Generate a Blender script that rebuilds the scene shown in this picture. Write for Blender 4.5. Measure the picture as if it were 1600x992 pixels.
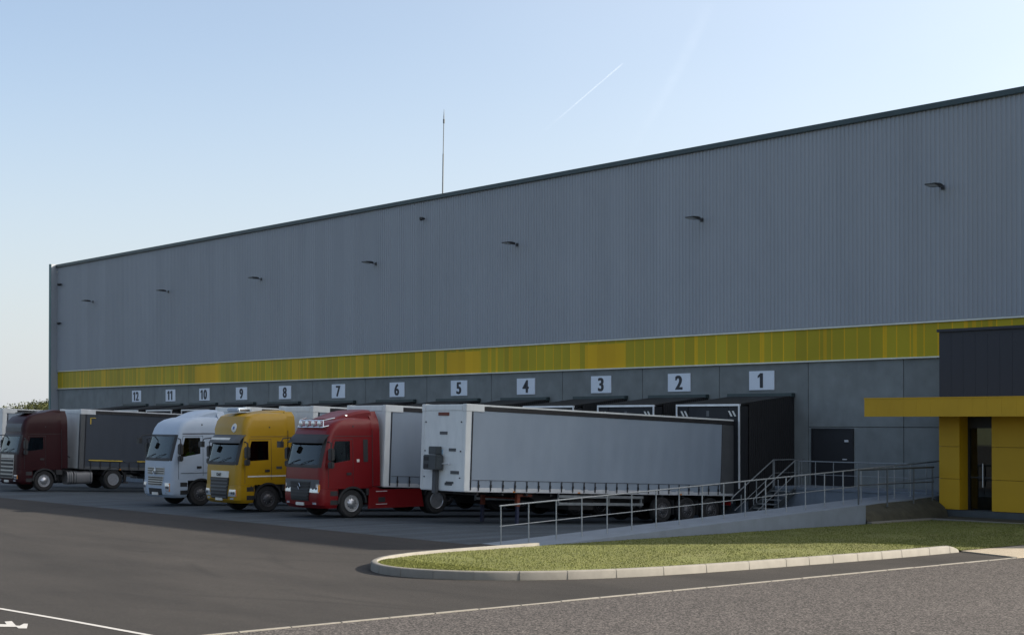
import bpy, bmesh, math, random
from mathutils import Vector, Matrix
R = math.radians
random.seed(7)
for o in list(bpy.data.objects): bpy.data.objects.remove(o)
SC = bpy.context.scene
COL = SC.collection

# ------------------------------------------------------------------ camera
# world: +Y runs from the yard towards the warehouse wall, +X along the wall to the right
F_PX, CAM_H, HOR = 2480.0, 3.5, 655.0
AL = math.atan(2480 / 2020)
PITCH = R(0.6)
cd = bpy.data.cameras.new('camera'); cam = bpy.data.objects.new('camera', cd); COL.objects.link(cam)
cam.location = (0, 0, CAM_H)
cam.rotation_euler = (R(90) + PITCH, 0, AL)
cd.sensor_width = 36; cd.lens = F_PX / 1600 * 36
cd.shift_y = (HOR - 496 - F_PX * math.tan(PITCH)) / 1600
cd.clip_start = .1; cd.clip_end = 30000
SC.camera = cam

# ------------------------------------------------------------------ world, sun, exposure
SUN_AZ, SUN_EL = R(38.6), R(25.4)
w = bpy.data.worlds.new('World'); SC.world = w; w.use_nodes = True
nt = w.node_tree; nt.nodes.clear()
sky = nt.nodes.new('ShaderNodeTexSky'); sky.sky_type = 'NISHITA'; sky.sun_disc = False
sky.sun_elevation = SUN_EL; sky.sun_rotation = SUN_AZ
sky.air_density = 0.9; sky.dust_density = 1.0; sky.ozone_density = 1.6; sky.altitude = 0
bg = nt.nodes.new('ShaderNodeBackground'); bg.inputs[1].default_value = 0.08
wo = nt.nodes.new('ShaderNodeOutputWorld')
# thin high haze of a hot morning: brighter towards the sun, added to the clear sky
VEIL, VPOW = 10.5, 4.5
tosun = Vector((math.sin(SUN_AZ) * math.cos(SUN_EL), math.cos(SUN_AZ) * math.cos(SUN_EL), math.sin(SUN_EL)))
def _n(t, **k):
    n = nt.nodes.new(t)
    for a, b in k.items(): setattr(n, a, b)
    return n
tcw = _n('ShaderNodeTexCoord'); dt = _n('ShaderNodeVectorMath', operation='DOT_PRODUCT'); dt.inputs[1].default_value = tosun
nt.links.new(tcw.outputs['Generated'], dt.inputs[0])
m1 = _n('ShaderNodeMath', operation='MULTIPLY_ADD'); m1.inputs[1].default_value = .5; m1.inputs[2].default_value = .5; nt.links.new(dt.outputs['Value'], m1.inputs[0])
m2_ = _n('ShaderNodeMath', operation='POWER'); m2_.inputs[1].default_value = VPOW; nt.links.new(m1.outputs[0], m2_.inputs[0])
cln = _n('ShaderNodeTexNoise'); cln.inputs['Scale'].default_value = 5; cln.inputs['Detail'].default_value = 5
cmp_ = _n('ShaderNodeMapping'); cmp_.inputs['Scale'].default_value = (1, 1, 2.4); nt.links.new(tcw.outputs['Generated'], cmp_.inputs[0]); nt.links.new(cmp_.outputs[0], cln.inputs['Vector'])
cr0 = _n('ShaderNodeMapRange'); cr0.inputs[1].default_value = .3; cr0.inputs[2].default_value = .7; cr0.inputs[3].default_value = .94; cr0.inputs[4].default_value = 1.06; nt.links.new(cln.outputs['Fac'], cr0.inputs[0])
m3_ = _n('ShaderNodeMath', operation='MULTIPLY'); nt.links.new(m2_.outputs[0], m3_.inputs[0]); nt.links.new(cr0.outputs[0], m3_.inputs[1])
vl = _n('ShaderNodeVectorMath', operation='SCALE'); vl.inputs[0].default_value = (VEIL, VEIL * .90, VEIL * .74); nt.links.new(m3_.outputs[0], vl.inputs['Scale'])
va = _n('ShaderNodeVectorMath', operation='ADD'); nt.links.new(sky.outputs[0], va.inputs[0]); nt.links.new(vl.outputs[0], va.inputs[1])
# grey ground haze low over the horizon
sz = _n('ShaderNodeSeparateXYZ'); nt.links.new(tcw.outputs['Generated'], sz.inputs[0])
hz = _n('ShaderNodeMapRange'); hz.inputs[1].default_value = -.02; hz.inputs[2].default_value = .26; hz.inputs[3].default_value = .88; hz.inputs[4].default_value = .20; hz.interpolation_type = 'SMOOTHSTEP'
nt.links.new(sz.outputs[2], hz.inputs[0])
hb_ = _n('ShaderNodeVectorMath', operation='SCALE'); hb_.inputs[0].default_value = (3.2, 3.35, 3.55)
hm = _n('ShaderNodeMath', operation='MULTIPLY_ADD'); hm.inputs[1].default_value = .75; hm.inputs[2].default_value = .82; nt.links.new(m1.outputs[0], hm.inputs[0]); nt.links.new(hm.outputs[0], hb_.inputs['Scale'])
hx = _n('ShaderNodeMix', data_type='RGBA'); nt.links.new(hz.outputs[0], hx.inputs[0]); nt.links.new(va.outputs[0], hx.inputs[6]); nt.links.new(hb_.outputs[0], hx.inputs[7])
nt.links.new(hx.outputs[2], bg.inputs[0]); nt.links.new(bg.outputs[0], wo.inputs[0])
sd = bpy.data.lights.new('sun', 'SUN'); sun = bpy.data.objects.new('sun', sd); COL.objects.link(sun)
sd.energy = 5.0; sd.angle = R(0.55); sd.color = (1, .9, .76)
tosun = Vector((math.sin(SUN_AZ) * math.cos(SUN_EL), math.cos(SUN_AZ) * math.cos(SUN_EL), math.sin(SUN_EL)))
sun.rotation_euler = tosun.to_track_quat('Z', 'Y').to_euler(); sun.location = (60, 60, 60)
vs = SC.view_settings; vs.view_transform = 'Standard'; vs.look = 'None'; vs.gamma = 1; vs.use_curve_mapping = False
vs.exposure = 1.30

# ------------------------------------------------------------------ measuring helpers (image -> wall / ground positions)
CA, SA = math.cos(AL), math.sin(AL)
def wall_x(px, n=49.0):
    q = (px - 800) / F_PX; z = n / (SA * q + CA); return -(SA - CA * q) * z
def grd(px, py, h=0.0):
    z = (CAM_H - h) * F_PX / (py - HOR); x = (px - 800) / F_PX * z
    return (CA * x - SA * z, SA * x + CA * z)
def y_at(px, X):
    q = (px - 800) / F_PX; return -X * (SA * q + CA) / (SA - CA * q)

# ------------------------------------------------------------------ materials
MATS = {}
def mat(name, col, rough=.6, metal=0.0, var=.12, scale=3.0, bump=0.0, bscale=40.0, coat=0.0, dirt=None, dirt_amt=0.0, dirt_scale=1.2, rand=0.0, spec=.5):
    if name in MATS: return MATS[name]
    m = bpy.data.materials.new(name); m.use_nodes = True; MATS[name] = m
    t = m.node_tree; N = t.nodes; L = t.links; b = N['Principled BSDF']
    b.inputs['Roughness'].default_value = rough; b.inputs['Metallic'].default_value = metal
    b.inputs['Specular IOR Level'].default_value = spec
    if coat: b.inputs['Coat Weight'].default_value = coat; b.inputs['Coat Roughness'].default_value = .06
    tc = N.new('ShaderNodeTexCoord')
    nz = N.new('ShaderNodeTexNoise'); nz.inputs['Scale'].default_value = scale; nz.inputs['Detail'].default_value = 6
    L.new(tc.outputs['Object'], nz.inputs['Vector'])
    mr = N.new('ShaderNodeMapRange'); mr.inputs[1].default_value = .25; mr.inputs[2].default_value = .75
    mr.inputs[3].default_value = 1 - var; mr.inputs[4].default_value = 1 + var
    L.new(nz.outputs['Fac'], mr.inputs[0])
    val = mr.outputs[0]
    if rand:
        oi = N.new('ShaderNodeObjectInfo'); m2 = N.new('ShaderNodeMapRange')
        m2.inputs[3].default_value = 1 - rand; m2.inputs[4].default_value = 1 + rand
        L.new(oi.outputs['Random'], m2.inputs[0])
        mu = N.new('ShaderNodeMath'); mu.operation = 'MULTIPLY'; L.new(val, mu.inputs[0]); L.new(m2.outputs[0], mu.inputs[1]); val = mu.outputs[0]
    vm = N.new('ShaderNodeVectorMath'); vm.operation = 'SCALE'; vm.inputs[0].default_value = col[:3]
    L.new(val, vm.inputs['Scale']); out = vm.outputs[0]
    if dirt:
        n2 = N.new('ShaderNodeTexNoise'); n2.inputs['Scale'].default_value = dirt_scale; n2.inputs['Detail'].default_value = 8; n2.inputs['Roughness'].default_value = .65
        mp = N.new('ShaderNodeMapping'); mp.inputs['Scale'].default_value = (1, 1, .35)
        L.new(tc.outputs['Object'], mp.inputs[0]); L.new(mp.outputs[0], n2.inputs['Vector'])
        cr = N.new('ShaderNodeMapRange'); cr.inputs[1].default_value = .45; cr.inputs[2].default_value = .75; cr.inputs[4].default_value = dirt_amt
        L.new(n2.outputs['Fac'], cr.inputs[0])
        mx = N.new('ShaderNodeMix'); mx.data_type = 'RGBA'
        L.new(cr.outputs[0], mx.inputs[0]); L.new(out, mx.inputs[6]); mx.inputs[7].default_value = (*dirt, 1); out = mx.outputs[2]
    L.new(out, b.inputs['Base Color'])
    if bump:
        n3 = N.new('ShaderNodeTexNoise'); n3.inputs['Scale'].default_value = bscale; n3.inputs['Detail'].default_value = 4
        L.new(tc.outputs['Object'], n3.inputs['Vector'])
        bp = N.new('ShaderNodeBump'); bp.inputs['Strength'].default_value = bump; bp.inputs['Distance'].default_value = .02
        L.new(n3.outputs['Fac'], bp.inputs['Height']); L.new(bp.outputs[0], b.inputs['Normal'])
    return m

def math_node(N, op, *v):
    n = N.new('ShaderNodeMath'); n.operation = op
    for i, x in enumerate(v):
        if isinstance(x, (int, float)): n.inputs[i].default_value = x
    return n

def band_material():
    m = bpy.data.materials.new('yellow_translucent_sheet'); m.use_nodes = True
    t = m.node_tree; N = t.nodes; L = t.links; b = N['Principled BSDF']
    g = N.new('ShaderNodeNewGeometry'); sx = N.new('ShaderNodeSeparateXYZ'); L.new(g.outputs['Position'], sx.inputs[0])
    X = sx.outputs[0]; Zc = sx.outputs[2]
    def mth(op, a, bb=None, c=None):
        n = N.new('ShaderNodeMath'); n.operation = op
        for i, v in enumerate([a, bb, c]):
            if v is None: continue
            if isinstance(v, (int, float)): n.inputs[i].default_value = v
            else: L.new(v, n.inputs[i])
        return n.outputs[0]
    # sheets of 0.62 m, each with its own tone, a bright lap joint between them
    k = mth('DIVIDE', X, .62); fl = mth('FLOOR', k); fr = mth('SUBTRACT', k, fl)
    wn = N.new('ShaderNodeTexWhiteNoise'); wn.noise_dimensions = '1D'; L.new(fl, wn.inputs['W'])
    k2 = mth('DIVIDE', X, .171); fl2 = mth('FLOOR', k2)
    wn2 = N.new('ShaderNodeTexWhiteNoise'); wn2.noise_dimensions = '1D'; L.new(fl2, wn2.inputs['W'])
    line = mth('LESS_THAN', fr, .09)
    xtra = mth('GREATER_THAN', wn2.outputs['Value'], .92)
    bright = mth('MAXIMUM', line, mth('MULTIPLY', xtra, .8))
    wide = mth('GREATER_THAN', wn.outputs['Value'], .95)
    bright = mth('MAXIMUM', bright, mth('MULTIPLY', wide, .5))
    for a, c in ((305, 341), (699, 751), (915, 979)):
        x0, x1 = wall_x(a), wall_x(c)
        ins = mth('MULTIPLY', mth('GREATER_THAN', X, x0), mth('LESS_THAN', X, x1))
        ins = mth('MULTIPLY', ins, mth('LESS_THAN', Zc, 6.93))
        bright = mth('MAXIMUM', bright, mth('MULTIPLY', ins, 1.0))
    mr = N.new('ShaderNodeMapRange'); mr.inputs[3].default_value = .88; mr.inputs[4].default_value = 1.08; L.new(wn.outputs['Value'], mr.inputs[0])
    nz = N.new('ShaderNodeTexNoise'); nz.inputs['Scale'].default_value = .18; L.new(g.outputs['Position'], nz.inputs['Vector'])
    m3 = N.new('ShaderNodeMapRange'); m3.inputs[1].default_value = .3; m3.inputs[2].default_value = .7; m3.inputs[3].default_value = .85; m3.inputs[4].default_value = 1.15
    L.new(nz.outputs['Fac'], m3.inputs[0])
    mx = N.new('ShaderNodeMix'); mx.data_type = 'RGBA'; L.new(bright, mx.inputs[0])
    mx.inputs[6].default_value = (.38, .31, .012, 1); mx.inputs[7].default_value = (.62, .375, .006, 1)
    vm = N.new('ShaderNodeVectorMath'); vm.operation = 'SCALE'; L.new(mx.outputs[2], vm.inputs[0])
    L.new(mth('MULTIPLY', mr.outputs[0], m3.outputs[0]), vm.inputs['Scale'])
    L.new(vm.outputs[0], b.inputs['Base Color']); b.inputs['Roughness'].default_value = .5; b.inputs['Specular IOR Level'].default_value = .2
    return m

def ground_material(name, base, grain, chips, coarse, patch=.18, streak=False, marks=False):
    """asphalt / concrete: chip-scale grain + slow stains"""
    m = bpy.data.materials.new(name); m.use_nodes = True
    t = m.node_tree; N = t.nodes; L = t.links; b = N['Principled BSDF']
    tc = N.new('ShaderNodeNewGeometry'); P = tc.outputs['Position']
    mp = N.new('ShaderNodeMapping'); L.new(P, mp.inputs[0]); mp.inputs['Rotation'].default_value = (0, 0, .3)
    if streak: mp.inputs['Scale'].default_value = (.35, 1.3, 1)
    n1 = N.new('ShaderNodeTexNoise'); n1.inputs['Scale'].default_value = .35; n1.inputs['Detail'].default_value = 7; n1.inputs['Roughness'].default_value = .6; L.new(mp.outputs[0], n1.inputs['Vector'])
    n2 = N.new('ShaderNodeTexVoronoi'); n2.inputs['Scale'].default_value = chips; L.new(P, n2.inputs['Vector'])
    sp = N.new('ShaderNodeSeparateColor'); L.new(n2.outputs['Color'], sp.inputs[0])
    r1 = N.new('ShaderNodeMapRange'); r1.inputs[1].default_value = .3; r1.inputs[2].default_value = .7; r1.inputs[3].default_value = 1 - patch; r1.inputs[4].default_value = 1 + patch; L.new(n1.outputs['Fac'], r1.inputs[0])
    pw = N.new('ShaderNodeMath'); pw.operation = 'POWER'; pw.inputs[1].default_value = 2.2; L.new(sp.outputs[0], pw.inputs[0])
    r2 = N.new('ShaderNodeMapRange'); r2.inputs[3].default_value = 1 - grain; r2.inputs[4].default_value = 1 + grain * 2.2; L.new(pw.outputs[0], r2.inputs[0])
    mu = N.new('ShaderNodeMath'); mu.operation = 'MULTIPLY'; L.new(r1.outputs[0], mu.inputs[0]); L.new(r2.outputs[0], mu.inputs[1])
    val = mu.outputs[0]
    if marks:   # worn tyre tracks and drips out of the bays, deepened for shade under trailers
        wv = N.new('ShaderNodeTexNoise'); m2 = N.new('ShaderNodeMapping'); m2.inputs['Scale'].default_value = (1.6, .06, 1); L.new(P, m2.inputs[0]); L.new(m2.outputs[0], wv.inputs['Vector']); wv.inputs['Scale'].default_value = 1.0; wv.inputs['Detail'].default_value = 3
        r3 = N.new('ShaderNodeMapRange'); r3.inputs[1].default_value = .35; r3.inputs[2].default_value = .7; r3.inputs[3].default_value = .66; r3.inputs[4].default_value = 1.15; L.new(wv.outputs['Fac'], r3.inputs[0])
        m4 = N.new('ShaderNodeMath'); m4.operation = 'MULTIPLY'; L.new(val, m4.inputs[0]); L.new(r3.outputs[0], m4.inputs[1]); val = m4.outputs[0]
    vm = N.new('ShaderNodeVectorMath'); vm.operation = 'SCALE'; vm.inputs[0].default_value = base; L.new(val, vm.inputs['Scale'])
    L.new(vm.outputs[0], b.inputs['Base Color']); b.inputs['Roughness'].default_value = .9; b.inputs['Specular IOR Level'].default_value = .3
    bp = N.new('ShaderNodeBump'); bp.inputs['Strength'].default_value = coarse; bp.inputs['Distance'].default_value = .02
    L.new(sp.outputs[1], bp.inputs['Height']); L.new(bp.outputs[0], b.inputs['Normal'])
    return m

def glass_material(name, tint, ior=1.6):
    m = bpy.data.materials.new(name); m.use_nodes = True; t = m.node_tree; N = t.nodes; L = t.links; N.clear()
    o = N.new('ShaderNodeOutputMaterial'); tr = N.new('ShaderNodeBsdfTransparent'); tr.inputs[0].default_value = (*tint, 1)
    gl = N.new('ShaderNodeBsdfGlossy'); gl.inputs['Roughness'].default_value = .02; gl.inputs[0].default_value = (.9, .95, .95, 1)
    fr = N.new('ShaderNodeFresnel'); fr.inputs[0].default_value = ior; mx = N.new('ShaderNodeMixShader')
    L.new(fr.outputs[0], mx.inputs[0]); L.new(tr.outputs[0], mx.inputs[1]); L.new(gl.outputs[0], mx.inputs[2]); L.new(mx.outputs[0], o.inputs[0])
    return m

M = {}
M['cladding'] = mat('grey_sheet_cladding', (.255, .282, .316), .5, 0.0, .03, .25, dirt=(.22, .247, .28), dirt_amt=.6, dirt_scale=.5)
def sheet_tone(m, width, amt):
    t = m.node_tree; N = t.nodes; L = t.links; b = N['Principled BSDF']; src = b.inputs['Base Color'].links[0].from_socket
    g = N.new('ShaderNodeNewGeometry'); sx = N.new('ShaderNodeSeparateXYZ'); L.new(g.outputs['Position'], sx.inputs[0])
    dv = N.new('ShaderNodeMath'); dv.operation = 'DIVIDE'; dv.inputs[1].default_value = width; L.new(sx.outputs[0], dv.inputs[0])
    fl = N.new('ShaderNodeMath'); fl.operation = 'FLOOR'; L.new(dv.outputs[0], fl.inputs[0])
    wn = N.new('ShaderNodeTexWhiteNoise'); wn.noise_dimensions = '1D'; L.new(fl.outputs[0], wn.inputs['W'])
    st = N.new('ShaderNodeTexNoise'); st.inputs['Scale'].default_value = 1; st.inputs['Detail'].default_value = 4
    mp = N.new('ShaderNodeMapping'); mp.inputs['Scale'].default_value = (2.2, 1, .12); L.new(g.outputs['Position'], mp.inputs[0]); L.new(mp.outputs[0], st.inputs['Vector'])
    ad = N.new('ShaderNodeMath'); ad.operation = 'ADD'; L.new(wn.outputs['Value'], ad.inputs[0]); L.new(st.outputs['Fac'], ad.inputs[1])
    mr = N.new('ShaderNodeMapRange'); mr.inputs[2].default_value = 2; mr.inputs[3].default_value = 1 - amt; mr.inputs[4].default_value = 1 + amt; L.new(ad.outputs[0], mr.inputs[0])
    vm = N.new('ShaderNodeVectorMath'); vm.operation = 'SCALE'; L.new(src, vm.inputs[0]); L.new(mr.outputs[0], vm.inputs['Scale']); L.new(vm.outputs[0], b.inputs['Base Color'])
sheet_tone(M['cladding'], 1.0, .07)
M['coping'] = mat('dark_green_grey_metal', (.035, .055, .06), .45, .3)
M['teal'] = mat('teal_flashing', (.08, .17, .17), .5)
M['trim'] = mat('pale_trim_metal', (.55, .57, .52), .4, .2)
M['concrete'] = mat('precast_concrete', (.178, .197, .198), .85, 0, .16, 1.6, .25, 30, dirt=(.13, .14, .14), dirt_amt=.55, dirt_scale=.9, rand=.07)
M['ramp'] = mat('cast_concrete', (.15, .18, .215), .85, 0, .1, 2.5, .3, 30, dirt=(.10, .12, .14), dirt_amt=.5)
M['kerb'] = mat('kerb_concrete', (.165, .157, .138), .85, 0, .12, 4, .3, 60, dirt=(.2, .19, .17), dirt_amt=.6, dirt_scale=2.5)
M['roof'] = mat('roof_membrane', (.3, .3, .3), .8)
M['band'] = band_material()
M['shelter'] = mat('black_shelter_sheet', (.008, .010, .014), .75, 0, .2, 2)
M['housing'] = mat('black_corrugated_housing', (.006, .007, .009), .8, 0, .2, 2)
M['alu'] = mat('pale_aluminium', (.62, .64, .66), .4, .3)
M['sign'] = mat('white_sign_plate', (.62, .68, .76), .5, 0, .04, 3)
M['ink'] = mat('black_lettering', (.02, .022, .03), .6)
M['steel'] = mat('galvanised_steel', (.26, .28, .29), .5, .5, .15, 8)
M['dsteel'] = mat('dark_painted_steel', (.07, .08, .085), .5, .4)
M['lamp'] = mat('dark_grey_lamp_housing', (.03, .032, .035), .5, .2)
M['lens'] = mat('lamp_glass', (.4, .42, .42), .15, 0)
M['door'] = mat('anthracite_door', (.014, .015, .018), .6, 0)
M['navy'] = mat('anthracite_cladding', (.018, .020, .030), .6, 0, .06, .6)
M['ochre'] = mat('yellow_cladding_panel', (.46, .27, .0012), .65, 0, .07, .8)
M['asphalt'] = ground_material('smooth_asphalt', (.0205, .0182, .0162), .22, 45, .35, .42, streak=True)
def yard_wear(m):
    t = m.node_tree; N = t.nodes; L = t.links; b = N['Principled BSDF']; src = b.inputs['Base Color'].links[0].from_socket
    g = N.new('ShaderNodeNewGeometry'); P = g.outputs['Position']
    def mth(op, a, bb=None):
        n = N.new('ShaderNodeMath'); n.operation = op
        for i, v in enumerate([a, bb]):
            if v is None: continue
            if isinstance(v, (int, float)): n.inputs[i].default_value = v
            else: L.new(v, n.inputs[i])
        return n.outputs[0]
    tot = None
    nz = N.new('ShaderNodeTexNoise'); nz.inputs['Scale'].default_value = .25; nz.inputs['Detail'].default_value = 3; L.new(P, nz.inputs['Vector'])
    for (cx, cy, rs) in ((-28, 34, (15.0, 17.1)), (-44, 40, (19.5, 21.6)), (-62, 38, (22.0, 24.1)), (-20, 2, (13.5, 15.6))):
        vd = N.new('ShaderNodeVectorMath'); vd.operation = 'DISTANCE'; L.new(P, vd.inputs[0]); vd.inputs[1].default_value = (cx, cy, 0)
        for r_ in rs:
            d_ = mth('ABSOLUTE', mth('SUBTRACT', vd.outputs['Value'], r_)); w_ = mth('MAXIMUM', mth('SUBTRACT', 1, mth('DIVIDE', d_, .22)), 0)
            tot = w_ if tot is None else mth('MAXIMUM', tot, w_)
    mk = N.new('ShaderNodeMapRange'); mk.inputs[1].default_value = .42; mk.inputs[2].default_value = .62; mk.inputs[4].default_value = .34; L.new(nz.outputs['Fac'], mk.inputs[0])
    tot = mth('MULTIPLY', tot, mk.outputs[0])
    vo = N.new('ShaderNodeTexVoronoi'); vo.inputs['Scale'].default_value = .55; L.new(P, vo.inputs['Vector'])
    sp = mth('MULTIPLY', mth('LESS_THAN', vo.outputs['Distance'], .10), .22)
    k = mth('SUBTRACT', 1, mth('MAXIMUM', tot, sp))
    vm = N.new('ShaderNodeVectorMath'); vm.operation = 'SCALE'; L.new(src, vm.inputs[0]); L.new(k, vm.inputs['Scale']); L.new(vm.outputs[0], b.inputs['Base Color'])
yard_wear(M['asphalt']); 
M['rough'] = ground_material('coarse_asphalt', (.056, .050, .047), .75, 36, .9, .08)
M['apron'] = ground_material('apron_concrete', (.052, .066, .080), .12, 30, .3, .16, marks=True)
M['terrain'] = mat('dry_grass_field', (.10, .11, .045), .95, 0, .3, .05)
M['path'] = ground_material('sandy_footpath', (.30, .26, .20), .2, 60, .5, .08)
M['soil'] = mat('brown_soil', (.042, .040, .026), .95, 0, .35, 3, .8, 8)
M['grass'] = mat('lawn_grass', (.092, .102, .016), .95, 0, .18, 1.0, .4, 50, dirt=(.12, .10, .03), dirt_amt=.4, dirt_scale=.35)
M['blade'] = mat('grass_blade', (.095, .106, .017), .85, 0, .16, .9)
M['paint'] = mat('white_road_paint', (.36, .355, .345), .7, 0, .1, 6, dirt=(.4, .38, .35), dirt_amt=.3, dirt_scale=3)
M['tyre'] = mat('tyre_rubber', (.018, .018, .019), .85, 0, .25, 6)
M['rim_silver'] = mat('bright_wheel_rim', (.45, .46, .48), .35, .8, .15, 9)
M['rim_dark'] = mat('dull_wheel_rim', (.09, .09, .095), .5, .5, .2, 9)
M['blackplastic'] = mat('black_plastic', (.017, .018, .02), .55, 0, .15, 5)
M['greyplastic'] = mat('grey_plastic', (.07, .075, .08), .55)
M['chassis'] = mat('chassis_paint', (.02, .02, .022), .6, .1, .3, 4)
M['chrome'] = mat('polished_metal', (.7, .7, .7), .15, 1)
M['lampglass'] = mat('headlamp_glass', (.62, .66, .7), .08, .5, .2, 20)
M['amber'] = mat('amber_lens', (.6, .2, .02), .3)
M['glass'] = glass_material('cab_glass', (.22, .30, .33), 1.5)
M['sideglass'] = glass_material('side_glass', (.45, .5, .5), 1.5)
M['doorglass'] = glass_material('office_glass', (.22, .3, .28), 1.8)
M['interior'] = mat('dark_cab_interior', (.035, .035, .038), .8)
M['seat'] = mat('grey_seat_cloth', (.08, .08, .085), .9)
M['red'] = mat('red_truck_paint', (.145, .004, .006), .4, 0, .06, 2, coat=.08, spec=.3)
M['yellow'] = mat('yellow_truck_paint', (.33, .195, .006), .4, 0, .06, 2, coat=.08, spec=.3)
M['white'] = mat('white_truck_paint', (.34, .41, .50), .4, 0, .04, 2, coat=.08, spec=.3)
M['maroon'] = mat('maroon_truck_paint', (.022, .003, .005), .45, 0, .1, 2, coat=.04, spec=.2)
M['silvergrille'] = mat('pale_grille_metal', (.4, .4, .38), .4, .3)
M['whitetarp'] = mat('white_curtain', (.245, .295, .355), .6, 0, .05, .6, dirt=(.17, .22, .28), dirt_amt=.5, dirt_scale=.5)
M['greytarp'] = mat('grey_curtain', (.034, .044, .060), .7, 0, .08, .6)
M['bulk'] = mat('white_bulkhead', (.68, .70, .69), .5, 0, .05, 1, dirt=(.3, .33, .34), dirt_amt=.4, dirt_scale=1)
M['orange'] = mat('orange_paint', (.14, .026, .01), .6)
M['bluep'] = mat('dull_blue_paint', (.015, .02, .05), .6)
M['reflect'] = mat('yellow_reflective_tape', (.50, .36, .05), .4)
M['skin'] = mat('skin', (.45, .27, .19), .6)
M['hivis'] = mat('hi_vis_fabric', (.28, .75, .03), .7)
M['hair'] = mat('dark_hair', (.03, .02, .015), .7)
M['bark'] = mat('bark', (.10, .08, .06), .9)
M['leaf'] = mat('tree_leaf', (.085, .095, .03), .8, 0, .4, .5)
M['redlens'] = mat('red_lens', (.3, .01, .01), .3)
M['badge'] = mat('blue_badge', (.03, .07, .25), .4)
M['plate'] = mat('white_plate', (.6, .6, .56), .5)

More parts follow.
